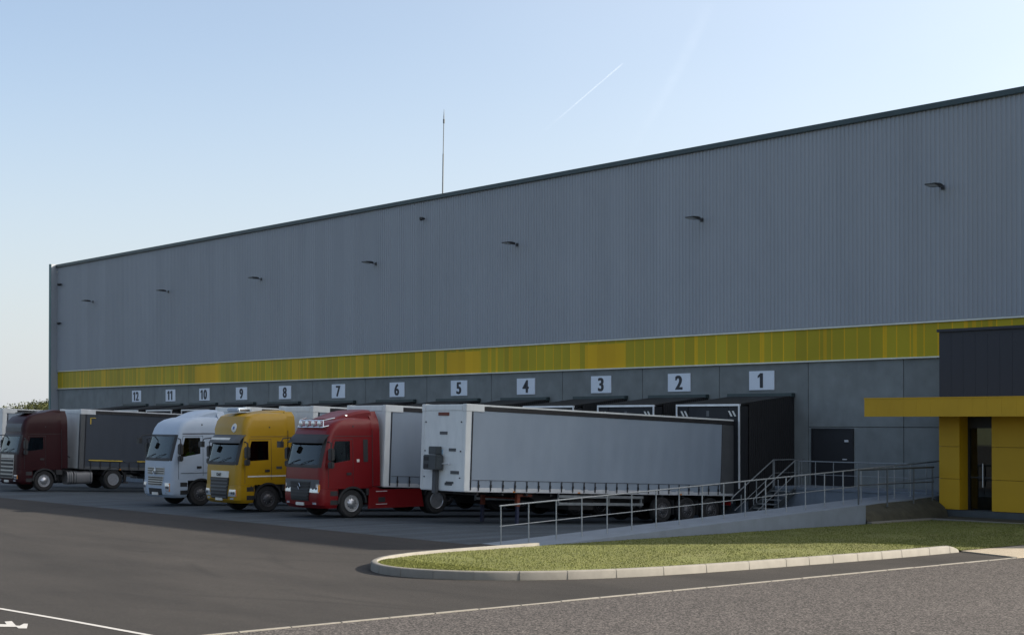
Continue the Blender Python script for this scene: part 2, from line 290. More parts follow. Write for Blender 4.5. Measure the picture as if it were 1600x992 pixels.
# ------------------------------------------------------------------ mesh helpers
def tag(o, label=None, cat=None, group=None, kind=None):
    if label: o['label'] = label
    if cat: o['category'] = cat
    if group: o['group'] = group
    if kind: o['kind'] = kind
    return o
def empty(name, loc=(0, 0, 0), rot=(0, 0, 0)):
    o = bpy.data.objects.new(name, None); o.empty_display_size = .3; COL.objects.link(o)
    o.location = loc; o.rotation_euler = rot; return o
class MB:
    def __init__(s): s.v = []; s.f = []
    def add(s, vs, fs):
        b = len(s.v); s.v += [tuple(v) for v in vs]; s.f += [tuple(i + b for i in f) for f in fs]; return s
    def box(s, x0, x1, y0, y1, z0, z1):
        return s.add([(x0, y0, z0), (x1, y0, z0), (x1, y1, z0), (x0, y1, z0), (x0, y0, z1), (x1, y0, z1), (x1, y1, z1), (x0, y1, z1)],
                     [(0, 3, 2, 1), (4, 5, 6, 7), (0, 1, 5, 4), (1, 2, 6, 5), (2, 3, 7, 6), (3, 0, 4, 7)])
    def rings(s, rings, close=True, cap=True):
        b = len(s.v); n = len(rings[0])
        for r in rings: s.v += [tuple(p) for p in r]
        for i in range(len(rings) - 1):
            for j in range(n if close else n - 1):
                k = (j + 1) % n
                s.f.append((b + i * n + j, b + i * n + k, b + (i + 1) * n + k, b + (i + 1) * n + j))
        if cap:
            s.f.append(tuple(b + j for j in reversed(range(n)))); s.f.append(tuple(b + (len(rings) - 1) * n + j for j in range(n)))
        return s
    def tube(s, a, b, r, n=10, r2=None):
        a = Vector(a); b = Vector(b); d = (b - a).normalized(); q = d.to_track_quat('Z', 'Y')
        r2 = r if r2 is None else r2
        ra = [a + q @ Vector((r * math.cos(t), r * math.sin(t), 0)) for t in [2 * math.pi * i / n for i in range(n)]]
        rb = [b + q @ Vector((r2 * math.cos(t), r2 * math.sin(t), 0)) for t in [2 * math.pi * i / n for i in range(n)]]
        return s.rings([ra, rb])
    def pipe(s, pts, r, n=8):
        pts = [Vector(p) for p in pts]; rr = []
        for i, p in enumerate(pts):
            d = (pts[min(i + 1, len(pts) - 1)] - pts[max(i - 1, 0)]).normalized()
            q = d.to_track_quat('Z', 'Y')
            up = Vector((0, 0, 1)) if abs(d.z) < .95 else Vector((1, 0, 0))
            u = d.cross(up).normalized(); v = d.cross(u)
            rr.append([p + u * (r * math.cos(t)) + v * (r * math.sin(t)) for t in [2 * math.pi * k / n for k in range(n)]])
        return s.rings(rr)
    def lathe(s, prof, cx, cy, cz, n=32, sx=1):   # axis along X; prof = [(x, r)]
        rr = [[(cx + sx * x, cy + r * math.cos(t), cz + r * math.sin(t)) for t in [2 * math.pi * k / n for k in range(n)]] for x, r in prof]
        return s.rings(rr)
    def prism(s, poly, a0, a1, axis='x'):   # poly list of (u,v) extruded along axis
        def P(a, u, v): return {'x': (a, u, v), 'y': (u, a, v), 'z': (u, v, a)}[axis]
        return s.rings([[P(a0, u, v) for u, v in poly], [P(a1, u, v) for u, v in poly]])
    def slab(s, grid, off):  # grid[i][j] = Vector surface pts, off = thickness vector func or Vector
        n = len(grid); m = len(grid[0]); b = len(s.v)
        for g in grid:
            for p in g: s.v.append(tuple(p))
        for g in grid:
            for p in g: s.v.append(tuple(Vector(p) + off))
        o = n * m; I = lambda i, j: b + i * m + j
        for i in range(n - 1):
            for j in range(m - 1):
                s.f.append((I(i, j), I(i, j + 1), I(i + 1, j + 1), I(i + 1, j)))
                s.f.append((o + I(i, j), o + I(i + 1, j), o + I(i + 1, j + 1), o + I(i, j + 1)))
        for i in range(n - 1):
            for j in (0, m - 1): s.f.append((I(i, j), I(i + 1, j), o + I(i + 1, j), o + I(i, j)))
        for j in range(m - 1):
            for i in (0, n - 1): s.f.append((I(i, j), o + I(i, j), o + I(i, j + 1), I(i, j + 1)))
        return s
    def build(s, name, m, parent=None, bevel=0, smooth=30, loc=None, fix=True, label=None):
        me = bpy.data.meshes.new(name); me.from_pydata(s.v, [], s.f)
        if fix or bevel:
            bm = bmesh.new(); bm.from_mesh(me)
            if fix: bmesh.ops.recalc_face_normals(bm, faces=bm.faces)
            if bevel: bmesh.ops.bevel(bm, geom=[e for e in bm.edges if e.is_manifold and e.calc_face_angle(0) > .5], offset=bevel, segments=2, affect='EDGES', clamp_overlap=True)
            bm.to_mesh(me); bm.free()
        for x in (m if isinstance(m, (list, tuple)) else [m]): me.materials.append(x)
        if smooth:
            me.polygons.foreach_set('use_smooth', [True] * len(me.polygons)); me.set_sharp_from_angle(angle=R(smooth))
        o = bpy.data.objects.new(name, me); COL.objects.link(o)
        if parent: o.parent = parent
        if loc: o.location = loc
        if label: o['label'] = label
        return o
def B(x0, x1, y0, y1, z0, z1): return MB().box(x0, x1, y0, y1, z0, z1)
def children(o): return [c for c in list(COL.objects) if c.parent == o]
def copy_tree(o, parent=None):
    c = o.copy(); COL.objects.link(c); c.parent = parent
    for ch in children(o): copy_tree(ch, c)
    return c
def text_mesh(txt, size, sx=1.0, offset=0.0, depth=.004):
    cu = bpy.data.curves.new('txt', 'FONT'); cu.body = txt; cu.size = size; cu.offset = offset; cu.extrude = depth
    cu.align_x = 'CENTER'; cu.align_y = 'CENTER'
    o = bpy.data.objects.new('tmp', cu); COL.objects.link(o)
    bpy.context.view_layer.update()
    me = bpy.data.meshes.new_from_object(o.evaluated_get(bpy.context.evaluated_depsgraph_get()))
    bpy.data.objects.remove(o)
    xs = [v.co.x for v in me.vertices]; ys = [v.co.y for v in me.vertices]
    cx = (min(xs) + max(xs)) / 2; cy = (min(ys) + max(ys)) / 2
    for v in me.vertices: v.co.x = (v.co.x - cx) * sx; v.co.y -= cy
    # stand it up facing -Y
    me.transform(Matrix.Rotation(R(90), 4, 'X')); return me
def text_obj(name, txt, size, m, loc, parent=None, sx=1.0, offset=0.0, rotz=0, depth=.004):
    me = text_mesh(txt, size, sx, offset, depth); me.name = name; me.materials.append(m)
    o = bpy.data.objects.new(name, me); COL.objects.link(o); o.location = loc; o.rotation_euler = (0, 0, rotz)
    if parent: o.parent = parent
    return o

# ------------------------------------------------------------------ ground
def sheet(name, pts, z, m, thick=0):
    mb = MB()
    if thick: mb.prism(pts, z - thick, z, 'z')
    else: mb.add([(x, y, z) for x, y in pts], [tuple(range(len(pts)))])
    o = mb.build(name, m, smooth=0, fix=bool(thick))
    if not thick:
        bm = bmesh.new(); bm.from_mesh(o.data); 
        if bm.faces[:][0].normal.z < 0: bmesh.ops.reverse_faces(bm, faces=bm.faces)
        bm.to_mesh(o.data); bm.free()
    return tag(o, kind='structure')
def slope(n): return 0.0 if n < 31 else -(n - 31) * .037
tag(MB().add([(-4000, -4000, -1.4), (4000, -4000, -1.4), (4000, 4000, -1.4), (-4000, 4000, -1.4)], [(0, 1, 2, 3)]).build('terrain', M['terrain'], smooth=0), kind='structure')
APX = -35.3
def rz(n): return max(0, .0455 * (n - 27.6))
yard = MB()
def q(mb, x0, x1, y0, y1, z0, z1): mb.add([(x0, y0, z0), (x1, y0, z0), (x1, y1, z1), (x0, y1, z1)], [(0, 1, 2, 3)])
q(yard, -330, 90, -90, 27.2, 0, 0)
q(yard, APX, 90, 27.2, 48.9, 0, 0)
q(yard, -330, -132, 27.2, 150, 0, 0)
tag(yard.build('yard_asphalt', M['asphalt'], smooth=0, fix=False), kind='structure')
ap = MB()
q(ap, -132, APX, 27.2, 31, 0, 0); q(ap, -132, APX, 31, 49, 0, slope(49))
tag(ap.build('apron', M['apron'], smooth=0, fix=False), kind='structure')
# joints of the apron slabs: thin dark grooves filled with sealant
jm = mat('joint_sealant', (.035, .038, .042), .9)
jb = MB()
for k in range(20):
    x = -39 - k * 4.9
    q(jb, x - .012, x + .012, 27.25, 31, .004, .004); q(jb, x - .012, x + .012, 31, 48.9, .004, slope(48.9) + .004)
q(jb, -131, APX - .1, 30.9, 30.925, .004, .004)
tag(jb.build('apron_joints', jm, smooth=0, fix=False), kind='structure')
EDGE = -23.1
sheet('road', [(EDGE + .06, -90), (90, -90), (90, 48.8), (EDGE + .06, 48.8)], .004, M['rough'])
eb = MB()
for k in range(62):
    y0 = -6 + k * 1.0; j = random.uniform(-.012, .012)
    eb.box(EDGE - .01 + j, EDGE + .06 + j * .4, y0, y0 + .985, -.01, .022 + random.uniform(-.004, .004))
tag(eb.build('edge_strip', M['kerb'], bevel=.008), kind='structure')
# painted line and arrow
pl = grd(-40, 945), grd(0, 950), grd(110, 969), grd(225, 990), grd(262, 997)
ln = MB()
ys = []
W = .055
for a, b_ in zip(pl[:-1], pl[1:]):
    ln.add([(a[0], a[1] - W, .006), (b_[0], b_[1] - W, .006), (b_[0], b_[1] + W, .006), (a[0], a[1] + W, .006)], [(0, 1, 2, 3)])
tag(ln.build('lane_line', M['paint'], smooth=0, fix=False), kind='structure')
ar = [(-40, 273), (70, 276), (50, 250), (120, 245), (160, 288), (195, 290), (235, 270), (275, 270), (265, 315), (185, 315), (165, 300), (-40, 298)]
ap_ = [grd(x * 260 / 1600, 930 + y * 62 / 382) for x, y in ar]
sheet('lane_arrow', ap_, .007, M['paint'])

# ------------------------------------------------------------------ lawn, kerb, path, soil
LAWN_RAMP = -32.62
kerb_line = [(-25.05, 35.6), (-25.02, 34.5), (-25.0, 33), (-25.1, 30.5), (-25.22, 28.4), (-25.35, 26.6), (-25.55, 25), (-25.95, 23.4), (-26.6, 22.1), (-27.5, 21.1), (-28.6, 20.5), (-29.8, 20.4), (-30.9, 20.85), (-31.7, 21.6), (-32.2, 22.5), (-32.5, 23.6), (-32.68, 25), (-32.75, 27.5)]
def resample(pts, d):
    out = [Vector(pts[0])]; acc = 0
    for a, b_ in zip(pts[:-1], pts[1:]):
        a = Vector(a); b_ = Vector(b_); L_ = (b_ - a).length; n = max(1, round(L_ / d))
        for i in range(1, n + 1): out.append(a.lerp(b_, i / n))
    return out
def smooth_line(p, it=2):
    p = [Vector(a) for a in p]
    for _ in range(it):
        o = [p[0]]
        for a, b_ in zip(p[:-1], p[1:]): o += [a.lerp(b_, .25), a.lerp(b_, .75)]
        o.append(p[-1]); p = o
    return p
kl = resample(smooth_line(kerb_line), .33)
kb = MB(); rings = []
for i, p in enumerate(kl):
    d = (kl[min(i + 1, len(kl) - 1)] - kl[max(i - 1, 0)]).normalized(); nrm = Vector((-d.y, d.x))  # towards the outside
    if i == 0: pass
    out = Vector((d.y, -d.x))
    h = .19 if i > 3 else .19 * (.25 + .25 * i)
    prof = [(0.02, -.05), (.0, h * .8), (-.012, h * .93), (-.035, h), (-.14, h), (-.15, h - .02), (-.15, -.05)]
    rings.append([(p.x - out.x * -u, p.y - out.y * -u, z) for u, z in prof])
# orientation: the lawn centre must lie on the inner side
c = Vector((-29, 30)); i0 = len(kl) // 4
def ringify(sgn):
    rr = []
    for i, p in enumerate(kl):
        d = (kl[min(i + 1, len(kl) - 1)] - kl[max(i - 1, 0)]).normalized(); inn = Vector((-d.y, d.x)) * sgn
        h = .19 if i > 3 else .19 * (.3 + .23 * i)
        prof = [(-.02, -.05), (.0, h * .8), (.012, h * .93), (.035, h), (.14, h), (.15, h - .02), (.15, -.05)]
        rr.append([(p.x + inn.x * u, p.y + inn.y * u, z) for u, z in prof])
    return rr
d = (kl[i0 + 1] - kl[i0 - 1]).normalized()
sgn = 1 if Vector((-d.y, d.x)).dot(c - kl[i0]) > 0 else -1
kerb = MB().rings(ringify(sgn)).build('kerb', M['kerb'], smooth=40)
tag(kerb, kind='structure')
# stone joints across the kerb
kj = MB()
for i in range(3, len(kl) - 1, 3):
    p = kl[i]; d = (kl[i + 1] - kl[i - 1]).normalized(); inn = Vector((-d.y, d.x)) * sgn; t_ = d * .0025
    a = p - inn * .024; 
    pr = [(-.024, 0), (-.004, .156), (.008, .182), (.034, .193), (.145, .193), (.145, 0)]
    kj.rings([[(p.x + inn.x * u + t_.x * s_, p.y + inn.y * u + t_.y * s_, z) for u, z in pr] for s_ in (-1, 1)])
tag(kj.build('kerb_joints', mat('mortar', (.125, .118, .10), .9), smooth=0), kind='structure')

import mathutils.noise as mn
inner = [Vector(p) + Vector((-(kl[min(i + 1, len(kl) - 1)] - kl[max(i - 1, 0)]).normalized().y, (kl[min(i + 1, len(kl) - 1)] - kl[max(i - 1, 0)]).normalized().x)) * sgn * .10 for i, p in enumerate(kl)]
def lawn_h(x, y):
    t = min(1, max(0, (-25 - x) / 7.6)); e = min(1, max(0, (y - 34.2) / 1.6)) * min(1, max(0, 1 - (-25 - x) / 3.0)); return (.172 - .06 * t * t) * (1 - e) + .036 * e + .012 * mn.noise(Vector((x * .8, y * .8, 0)))
# rows across X for each Y
def left_right(y):
    xs = []
    for a, b_ in zip(inner[:-1], inner[1:]):
        if (a.y - y) * (b_.y - y) <= 0 and abs(a.y - b_.y) > 1e-6: xs.append(a.x + (b_.x - a.x) * (y - a.y) / (b_.y - a.y))
    return xs
lw = MB(); rows = []
ymin = min(p.y for p in inner)
yy = ymin + .01
while yy < 45.3:
    if yy < 27.4:
        xs = left_right(yy); lo, hi = min(xs), max(xs)
        if len(xs) < 2: lo, hi = xs[0] - .01, xs[0]
    else:
        lo = LAWN_RAMP if yy < 41.6 else -32.55
        xs = left_right(yy) if yy < 35.4 else [-25.1]
        hi = max(xs) if xs else -25.1
    rows.append([(lo + (hi - lo) * k / 40, yy, lawn_h(lo + (hi - lo) * k / 40, yy)) for k in range(41)])
    yy += .06 if yy < 22 else .25
lw.rings(rows, close=False, cap=False)
lawn = lw.build('lawn', M['grass'], smooth=60, fix=False)
for p in lawn.data.polygons: pass
bm = bmesh.new(); bm.from_mesh(lawn.data); bmesh.ops.recalc_face_normals(bm, faces=bm.faces)
if sum(f.normal.z for f in bm.faces) < 0: bmesh.ops.reverse_faces(bm, faces=bm.faces)
bm.to_mesh(lawn.data); bm.free()
tag(lawn, kind='structure')
def blades(name, n, sampler, hmin, hmax, m):
    v = []; f = []
    for i in range(n):
        x, y, z = sampler()
        a = random.uniform(0, math.pi * 2); w_ = random.uniform(.006, .014); h = random.uniform(hmin, hmax)
        lx, ly = random.uniform(-.03, .03), random.uniform(-.03, .03)
        dx, dy = w_ * math.cos(a), w_ * math.sin(a); b_ = len(v)
        v += [(x - dx, y - dy, z - .01), (x + dx, y + dy, z - .01), (x + lx, y + ly, z + h)]; f.append((b_, b_ + 1, b_ + 2))
    me = bpy.data.meshes.new(name); me.from_pydata(v, [], f); me.materials.append(m)
    o = bpy.data.objects.new(name, me); COL.objects.link(o); return o
def lawn_pt():
    while True:
        r = random.choice(rows); k = random.random() * 40; i = int(k); a, b_ = r[i], r[min(i + 1, 40)]; t = k - i
        x = a[0] + (b_[0] - a[0]) * t; y = a[1] + random.uniform(-.13, .13) * (1 if a[1] > 22 else .3)
        if y < 44.9 and (mn.noise(Vector((x * .5, y * .5, 3))) > -.35 or random.random() < .4): return x, y, a[2]
tag(blades('grass', 110000, lawn_pt, .012, .032, M['blade']), 'short mown green grass on the kerbed island beside the ramp', 'grass', kind='stuff')
# footpath behind the drop kerb, gravelly beige
sheet('footpath', [(-25.08, 35.75), (EDGE + .07, 35.2), (EDGE + .07, 48.7), (-25.08, 48.7)], .03, M['path'], .04)
sheet('lawn_strip', [(EDGE + .35, 37.0), (-14, 37.0), (-14, 48.5), (EDGE + .35, 48.5)], .06, M['grass'], .06)
# edging strip round the office bed
eg = MB(); eg.box(-32.75, -32.55, 41.55, 44.9, 0, .17); eg.box(-32.55, -25.2, 44.75, 44.95, 0, .17)
tag(eg.build('edging_strip', M['kerb'], bevel=.01), kind='structure')
# soil bank between ramp wall and office
so = MB(); sr = []
for i in range(13):
    y = 41.6 + i * .37
    ring = []
    for k in range(9):
        t = k / 8; x = -32.76 - .70 * t
        z = .14 + (rz(y) - .17) * (t ** .45) + .03 * mn.noise(Vector((x * 3, y * 2, 1)))
        ring.append((x, min(y, 45.98), z))
    sr.append(ring)
so.rings(sr, close=False, cap=False)
so.add([(-32.6, 44.95, .12), (-25.2, 44.95, .12), (-25.2, 45.96, .2), (-32.6, 45.96, .2)], [(0, 1, 2, 3)])
tag(so.build('soil', M['soil'], smooth=60), kind='structure')

# ------------------------------------------------------------------ warehouse
WY = 49.0; XR = -15.7; XL = -114.3; ZT = 15.03
wh = empty('warehouse', ((XL + XR) / 2, WY, 0)); tag(wh, 'long grey corrugated warehouse with yellow window band above concrete loading dock wall', 'warehouse')
wo_ = Vector(wh.location)
def wp(mb, name, m, **k):
    mb.v = [(x - wo_.x, y - wo_.y, z - wo_.z) for x, y, z in mb.v]; return mb.build(name, m, wh, **k)
cl = MB(); prof = []; x = XL; k = 0; P = .20
while x < XR - .01:
    prof += [(x, 48.90), (x + P * .42, 48.90), (x + P * .52, 48.928), (x + P * .90, 48.928)]; x += P
prof.append((XR, 48.90))
bot = [(a, b_, 7.13) for a, b_ in prof]; top = [(a, b_, ZT - .05) for a, b_ in prof]
cl.rings([bot, top], close=False, cap=False)
wp(cl, 'wall_cladding', M['cladding'], smooth=0, fix=False)
wp(B(XL - .02, XR + .1, 48.78, 49.4, ZT - .12, ZT + .1), 'roof_coping', M['coping'], bevel=.02)
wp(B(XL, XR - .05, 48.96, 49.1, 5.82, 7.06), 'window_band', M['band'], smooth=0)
wp(B(XL, XR - .05, 48.885, 49.2, 7.06, 7.12), 'band_trim', M['trim'], bevel=.006)
wp(B(XL, XR - .05, 48.87, 49.2, 5.765, 5.82), 'band_trim', M['trim'], bevel=.006)
jx = [XR, -19.4, -23.1, -27.8, -32.4] + [wall_x(p) for p in (1412, 1263, 1124, 1004, 879, 768, 667, 571, 488)] + [wall_x(p) for p in (420, 350, 294, 242, 191)] + [XL]
for i, (a, b_) in enumerate(zip(jx[:-1], jx[1:])):
    if i <= 5:
        wp(B(b_ + .012, a - .012, WY, WY + .2, -1.4, 3.19), 'concrete_panel', M['concrete'], bevel=.008)
        wp(B(b_ + .012, a - .012, WY, WY + .2, 3.21, 5.76), 'concrete_panel', M['concrete'], bevel=.008)
    else:
        wp(B(b_ + .012, a - .012, WY, WY + .2, -1.4, 5.76), 'concrete_panel', M['concrete'], bevel=.008)
wp(MB().box(XL - .3, XR, 49.42, 110, 14.6, 14.9).box(XL - .3, XR, 49.22, 110, -1.3, 14.6), 'roof', M['roof'], smooth=0)
wp(B(XR, XR + .12, 48.92, 110, -1.3, ZT - .13), 'end_wall', M['cladding'])
wp(B(XL - .32, XL - .02, 48.44, 49.2, -1.2, ZT + .13), 'corner_fin', M['cladding'], bevel=.01)
wp(MB().box(XL - .36, XL - .325, 48.40, 60, -1.2, ZT + .14).box(XL - .323, XL - .06, 48.40, 48.435, -1.2, ZT + .14), 'corner_flashing', M['teal'], smooth=0)
# small side door between the docks and the office, and its frame and closer
dx0, dx1 = wall_x(1271), wall_x(1332)
dr = wp(B(dx0, dx1, 48.955, 48.995, .9, 3.08), 'door', M['door'], bevel=.01)
for nm, mb, m_ in (('door_frame', MB().box(dx0 - .07, dx0, 48.93, 48.998, .9, 3.15).box(dx1, dx1 + .07, 48.93, 48.998, .9, 3.15).box(dx0, dx1, 48.93, 48.998, 3.08, 3.15), M['door']),
                  ('handle', MB().tube((dx1 - .25, 48.93, 1.95), (dx1 - .25, 48.955, 1.95), .02).box(dx1 - .42, dx1 - .24, 48.91, 48.93, 1.93, 1.97), M['alu']),
                  ('door_light', B(dx1 - .32, dx1 - .14, 48.90, 48.955, 2.62, 2.7), M['alu'])):
    mb.v = [(x - wo_.x, y - wo_.y, z) for x, y, z in mb.v]; mb.build(nm, m_, dr)

# number signs
DOCKPX = [1191, 1062, 940, 822.5, 718, 621, 529.5, 446, 378, 320, 267, 214]
DX = [wall_x(p) for p in DOCKPX]
for i, x in enumerate(DX):
    sg = empty('number_sign', (x, 48.97, 5.09)); tag(sg, 'white square sign with black number %d on the concrete wall' % (i + 1), 'sign', 'dock number signs along the concrete wall')
    B(-.68, .68, -.015, .028, -.39, .39).build('sign_plate', M['sign'], sg, bevel=.006)
    s = text_obj('digit', str(i + 1), .84, M['ink'], (0, -.02, 0), sg, 1.0, .014)
    bmx = bmesh.new(); bmx.from_mesh(s.data)
    geo = bmx.verts[:] + bmx.edges[:] + bmx.faces[:]
    for dx_ in (-.028, .028):
        r_ = bmesh.ops.duplicate(bmx, geom=geo); bmesh.ops.translate(bmx, vec=(dx_, .0004 if dx_ > 0 else -.0004, 0), verts=[g_ for g_ in r_['geom'] if isinstance(g_, bmesh.types.BMVert)])
    bmx.to_mesh(s.data); bmx.free()
    if str(i + 1)[0] == '1':      # the figure 1 has a flag at its top
        xs_1 = sorted(v_.co.x for v_ in s.data.vertices); xl = xs_1[0]; zt_ = max(v_.co.z for v_ in s.data.vertices)
        me_ = s.data; fl_ = MB().prism([(xl + .02, zt_), (xl + .02, zt_ - .13), (xl - .12, zt_ - .20), (xl - .12, zt_ - .11)], -.003, .004, 'y')
        bmx = bmesh.new(); bmx.from_mesh(me_)
        vv = [bmx.verts.new(p_) for p_ in fl_.v]
        for f_ in fl_.f: bmx.faces.new([vv[k_] for k_ in f_])
        if i == 10:
            x2 = xs_1[-1] - (xs_1[-1] - xs_1[0]) * .38
            vv = [bmx.verts.new((p_[0] - xl + x2, p_[1], p_[2])) for p_ in fl_.v]
            for f_ in fl_.f: bmx.faces.new([vv[k_] for k_ in f_])
        bmx.to_mesh(me_); bmx.free()

# dock shelters
def make_shelter():
    r = empty('dock_shelter')
    W2 = 1.72
    # corrugated housing between the wall and the front
    mb = MB()
    n = 22; yA, yB = -.02, -2.7
    for sx in (1, -1):
        pts = []
        for k in range(n * 2 + 1):
            y = yA + (yB - yA) * k / (n * 2); pts.append((sx * (W2 - (.03 if k % 2 else 0)), y))
        a = [(x_, y_, -.1) for x_, y_ in pts]; b_ = [(x_, y_, 4.46 + (y_) * .11) for x_, y_ in pts]
        MB().rings([a, b_], close=False, cap=False).build('side_housing', M['housing'], r, smooth=0)
    MB().prism([(-.02, 4.46), (-3.2, 4.11), (-3.2, 4.03), (-.02, 4.38)], -W2 + .02, W2 - .02, 'x').build('roof_sheet', M['housing'], r)
    B(-W2 - .04, W2 + .04, -.22, -.005, 4.40, 4.56).build('wall_flashing', M['coping'], r, bevel=.01)
    # front pad ring
    B(W2 - .62, W2, -3.2, -2.72, .35, 4.02).build('side_curtain', M['shelter'], r, bevel=.02)
    B(-W2, -W2 + .62, -3.2, -2.72, .35, 4.02).build('side_curtain', M['shelter'], r, bevel=.02)
    B(-W2 + .62, W2 - .62, -3.18, -2.74, 3.05, 4.02).build('head_curtain', M['shelter'], r, bevel=.02)
    fr = MB().box(-W2 - .02, W2 + .02, -3.25, -3.17, 4.02, 4.10).box(W2 - .06, W2 + .02, -3.25, -3.205, .8, 4.02).box(-W2 - .02, -W2 + .06, -3.25, -3.205, .8, 4.02)
    fr.build('frame', M['alu'], r, bevel=.008)
    for sx in (1, -1):
        mk = MB()
        for k in (0, 1):
            x0 = sx * (1.42 - k * .2); mk.prism([(x0 - .14 * sx, 3.62), (x0, 3.83), (x0 + .09 * sx, 3.83), (x0 - .05 * sx, 3.62)] if sx < 0 else [(x0 + .02, 3.62), (x0 - .12, 3.83), (x0 - .03, 3.83), (x0 + .11, 3.62)], -3.212, -3.204, 'y')
        mk.build('guide_mark', M['plate'], r, smooth=0)
    B(-.09, .06, -3.19, -3.181, 3.62, 3.84).build('maker_label', M['greyplastic'], r)
    # dock door, leveller lip and rubber buffers
    d_ = MB()
    for k in range(6): d_.box(-1.35, 1.35, -.11, -.03, .62 + k * .5, .62 + k * .5 + .485)
    d_.build('dock_door', M['greyplastic'], r, bevel=.006)
    B(-1.05, 1.05, -2.7, -.12, .45, .58).build('dock_leveller', M['chassis'], r, bevel=.01)
    B(-W2 + .1, W2 - .1, -2.66, -.01, -.72, .44).build('dock_plinth', M['ramp'], r)
    for sx in (1, -1): B(sx * 1.2 - .12, sx * 1.2 + .12, -2.78, -2.665, .1, .55).build('dock_buffer', M['tyre'], r, bevel=.02)
    return r
names = ['empty of any number but the one', '']
proto = make_shelter()
for i, x in enumerate(DX):
    o = proto if i == 0 else copy_tree(proto)
    o.location = (x, WY, 0)
    tag(o, 'black dock shelter with pale frame on the wall below number sign %d' % (i + 1), 'dock shelter', 'dock shelters along the wall')
# floodlights high on the cladding
def make_flood():
    r = empty('wall_lamp')
    B(-.09, .09, -.03, 0, -.1, .1).build('wall_bracket', M['lamp'], r, bevel=.005)
    MB().tube((0, -.02, .0), (0, -.42, .02), .022).build('arm', M['lamp'], r)
    h = MB().rings([[(-.26, -.36, .0), (.26, -.36, .0), (.26, -.36, .09), (-.26, -.36, .09)], [(-.28, -.6, .0), (.28, -.6, .0), (.28, -.6, .12), (-.28, -.6, .12)], [(-.26, -.98, .05), (.26, -.98, .05), (.26, -.98, .10), (-.26, -.98, .10)]])
    hh = h.build('lamp_housing', M['lamp'], r, bevel=.01)
    MB().add([(-.22, -.6, -.006), (.22, -.6, -.006), (.22, -.93, .036), (-.22, -.93, .036), (-.22, -.6, .02), (.22, -.6, .02), (.22, -.93, .06), (-.22, -.93, .06)], [(0, 1, 2, 3), (4, 5, 6, 7), (0, 1, 5, 4), (1, 2, 6, 5), (2, 3, 7, 6), (3, 0, 4, 7)]).build('lens', M['lens'], hh)
    return r
fl = make_flood()
LP = [1467, 1090, 801, 580, 401, 256, 138]
LL = ['floodlight high on the grey wall above the office, nearest of the row', 'floodlight on the grey wall above the sign numbered 2', 'floodlight on the grey wall above and left of the sign numbered 4',
      'floodlight on the grey wall between the signs numbered 6 and 7', 'floodlight on the grey wall between the signs numbered 8 and 9', 'floodlight on the grey wall above the sign numbered 11', 'floodlight nearest the far left corner of the grey wall']
for i, p in enumerate(LP):
    o = fl if i == 0 else copy_tree(fl)
    o.location = (wall_x(p + 7, 48.9), 48.9, 11.98); o.scale = (.85, .82, .85); tag(o, LL[i], 'wall lamp', 'floodlights on the warehouse wall')
# small lamp on the gable end, small cameras
g = empty('bracket_lamp', (XL - .34, 52, 12.3)); tag(g, 'small lamp on a thin bracket sticking out past the left end of the warehouse', 'lamp')
MB().tube((0, 0, 0), (-.75, 0, .02), .025).build('arm', M['lamp'], g); B(-.95, -.62, -.12, .12, -.02, .06).build('lamp_housing', M['lamp'], g, bevel=.01)
def camera_dome(px, h, lab, r0=.11):
    g = empty('security_camera', (wall_x(px, 48.9), 48.9, h)); tag(g, lab, 'security camera')
    MB().tube((0, 0, 0), (0, -.12, 0), .05).build('mount', M['lamp'], g)
    MB().rings([[(r_ * math.cos(t), -.2 + r_ * math.sin(t), z) for t in [k * math.pi / 8 for k in range(16)]] for r_, z in ((r0 * .9, .06), (r0, 0), (r0 * .85, -.07), (r0 * .4, -.12))]).build('dome', M['lamp'], g)
    return g
camera_dome(663, 14.0, 'small round camera high on the grey wall left of the roof mast')
camera_dome(96, 13.6, 'small dark camera near the top left corner of the grey wall', .16)
camera_dome(95, 10.7, 'small pale fitting lower down near the left corner of the grey wall', .14)
# lightning rod
lr = empty('lightning_rod', (wall_x(691.3, 50), 50, 14.9)); tag(lr, 'tall thin lightning rod standing on the warehouse roof edge', 'lightning rod')
MB().tube((0, 0, 0), (.06, 0, 2.6), .035).tube((.06, 0, 2.6), (.12, 0, 4.6), .022).build('mast', M['dsteel'], lr)
MB().tube((.12, 0, 4.2), (.12, 0, 4.42), .05).tube((.12, 0, 4.5), (.13, 0, 4.95), .03, r2=.004).build('tip', M['dsteel'], lr)
B(-.2, .2, -.2, .2, 0, .12).build('base', M['steel'], lr, bevel=.01)

# ------------------------------------------------------------------ office annex
oy = 46.0
def ox(px, n=oy): return wall_x(px, n)
of = empty('office_annex', (ox(1467), oy, 0)); tag(of, 'low yellow and anthracite office annex with a long flat canopy at the right', 'building')
oo = Vector(of.location)
def op(mb, name, m, parent=None, **k):
    mb.v = [(x - oo.x, y - oo.y, z) for x, y, z in mb.v]; return mb.build(name, m, parent or of, **k)
x0, x1, x2, x3 = ox(1467), ox(1499), ox(1549), ox(1700)
op(B(x0, -26.5, oy + .02, 48.98, 4.3, 6.50), 'upper_cladding', M['navy'], bevel=.01)
nb = MB()
for k in range(14):
    xx = x0 + .02 + k * .48
    nb.box(xx, xx + .474, oy + .012, oy + .019, 4.27, 6.42)
op(nb, 'cladding_ribs', M['navy'], smooth=0)
op(B(x0 - .05, -26.45, oy - .06, 48.9, 6.50, 6.60), 'roof_coping', M['navy'], bevel=.01)
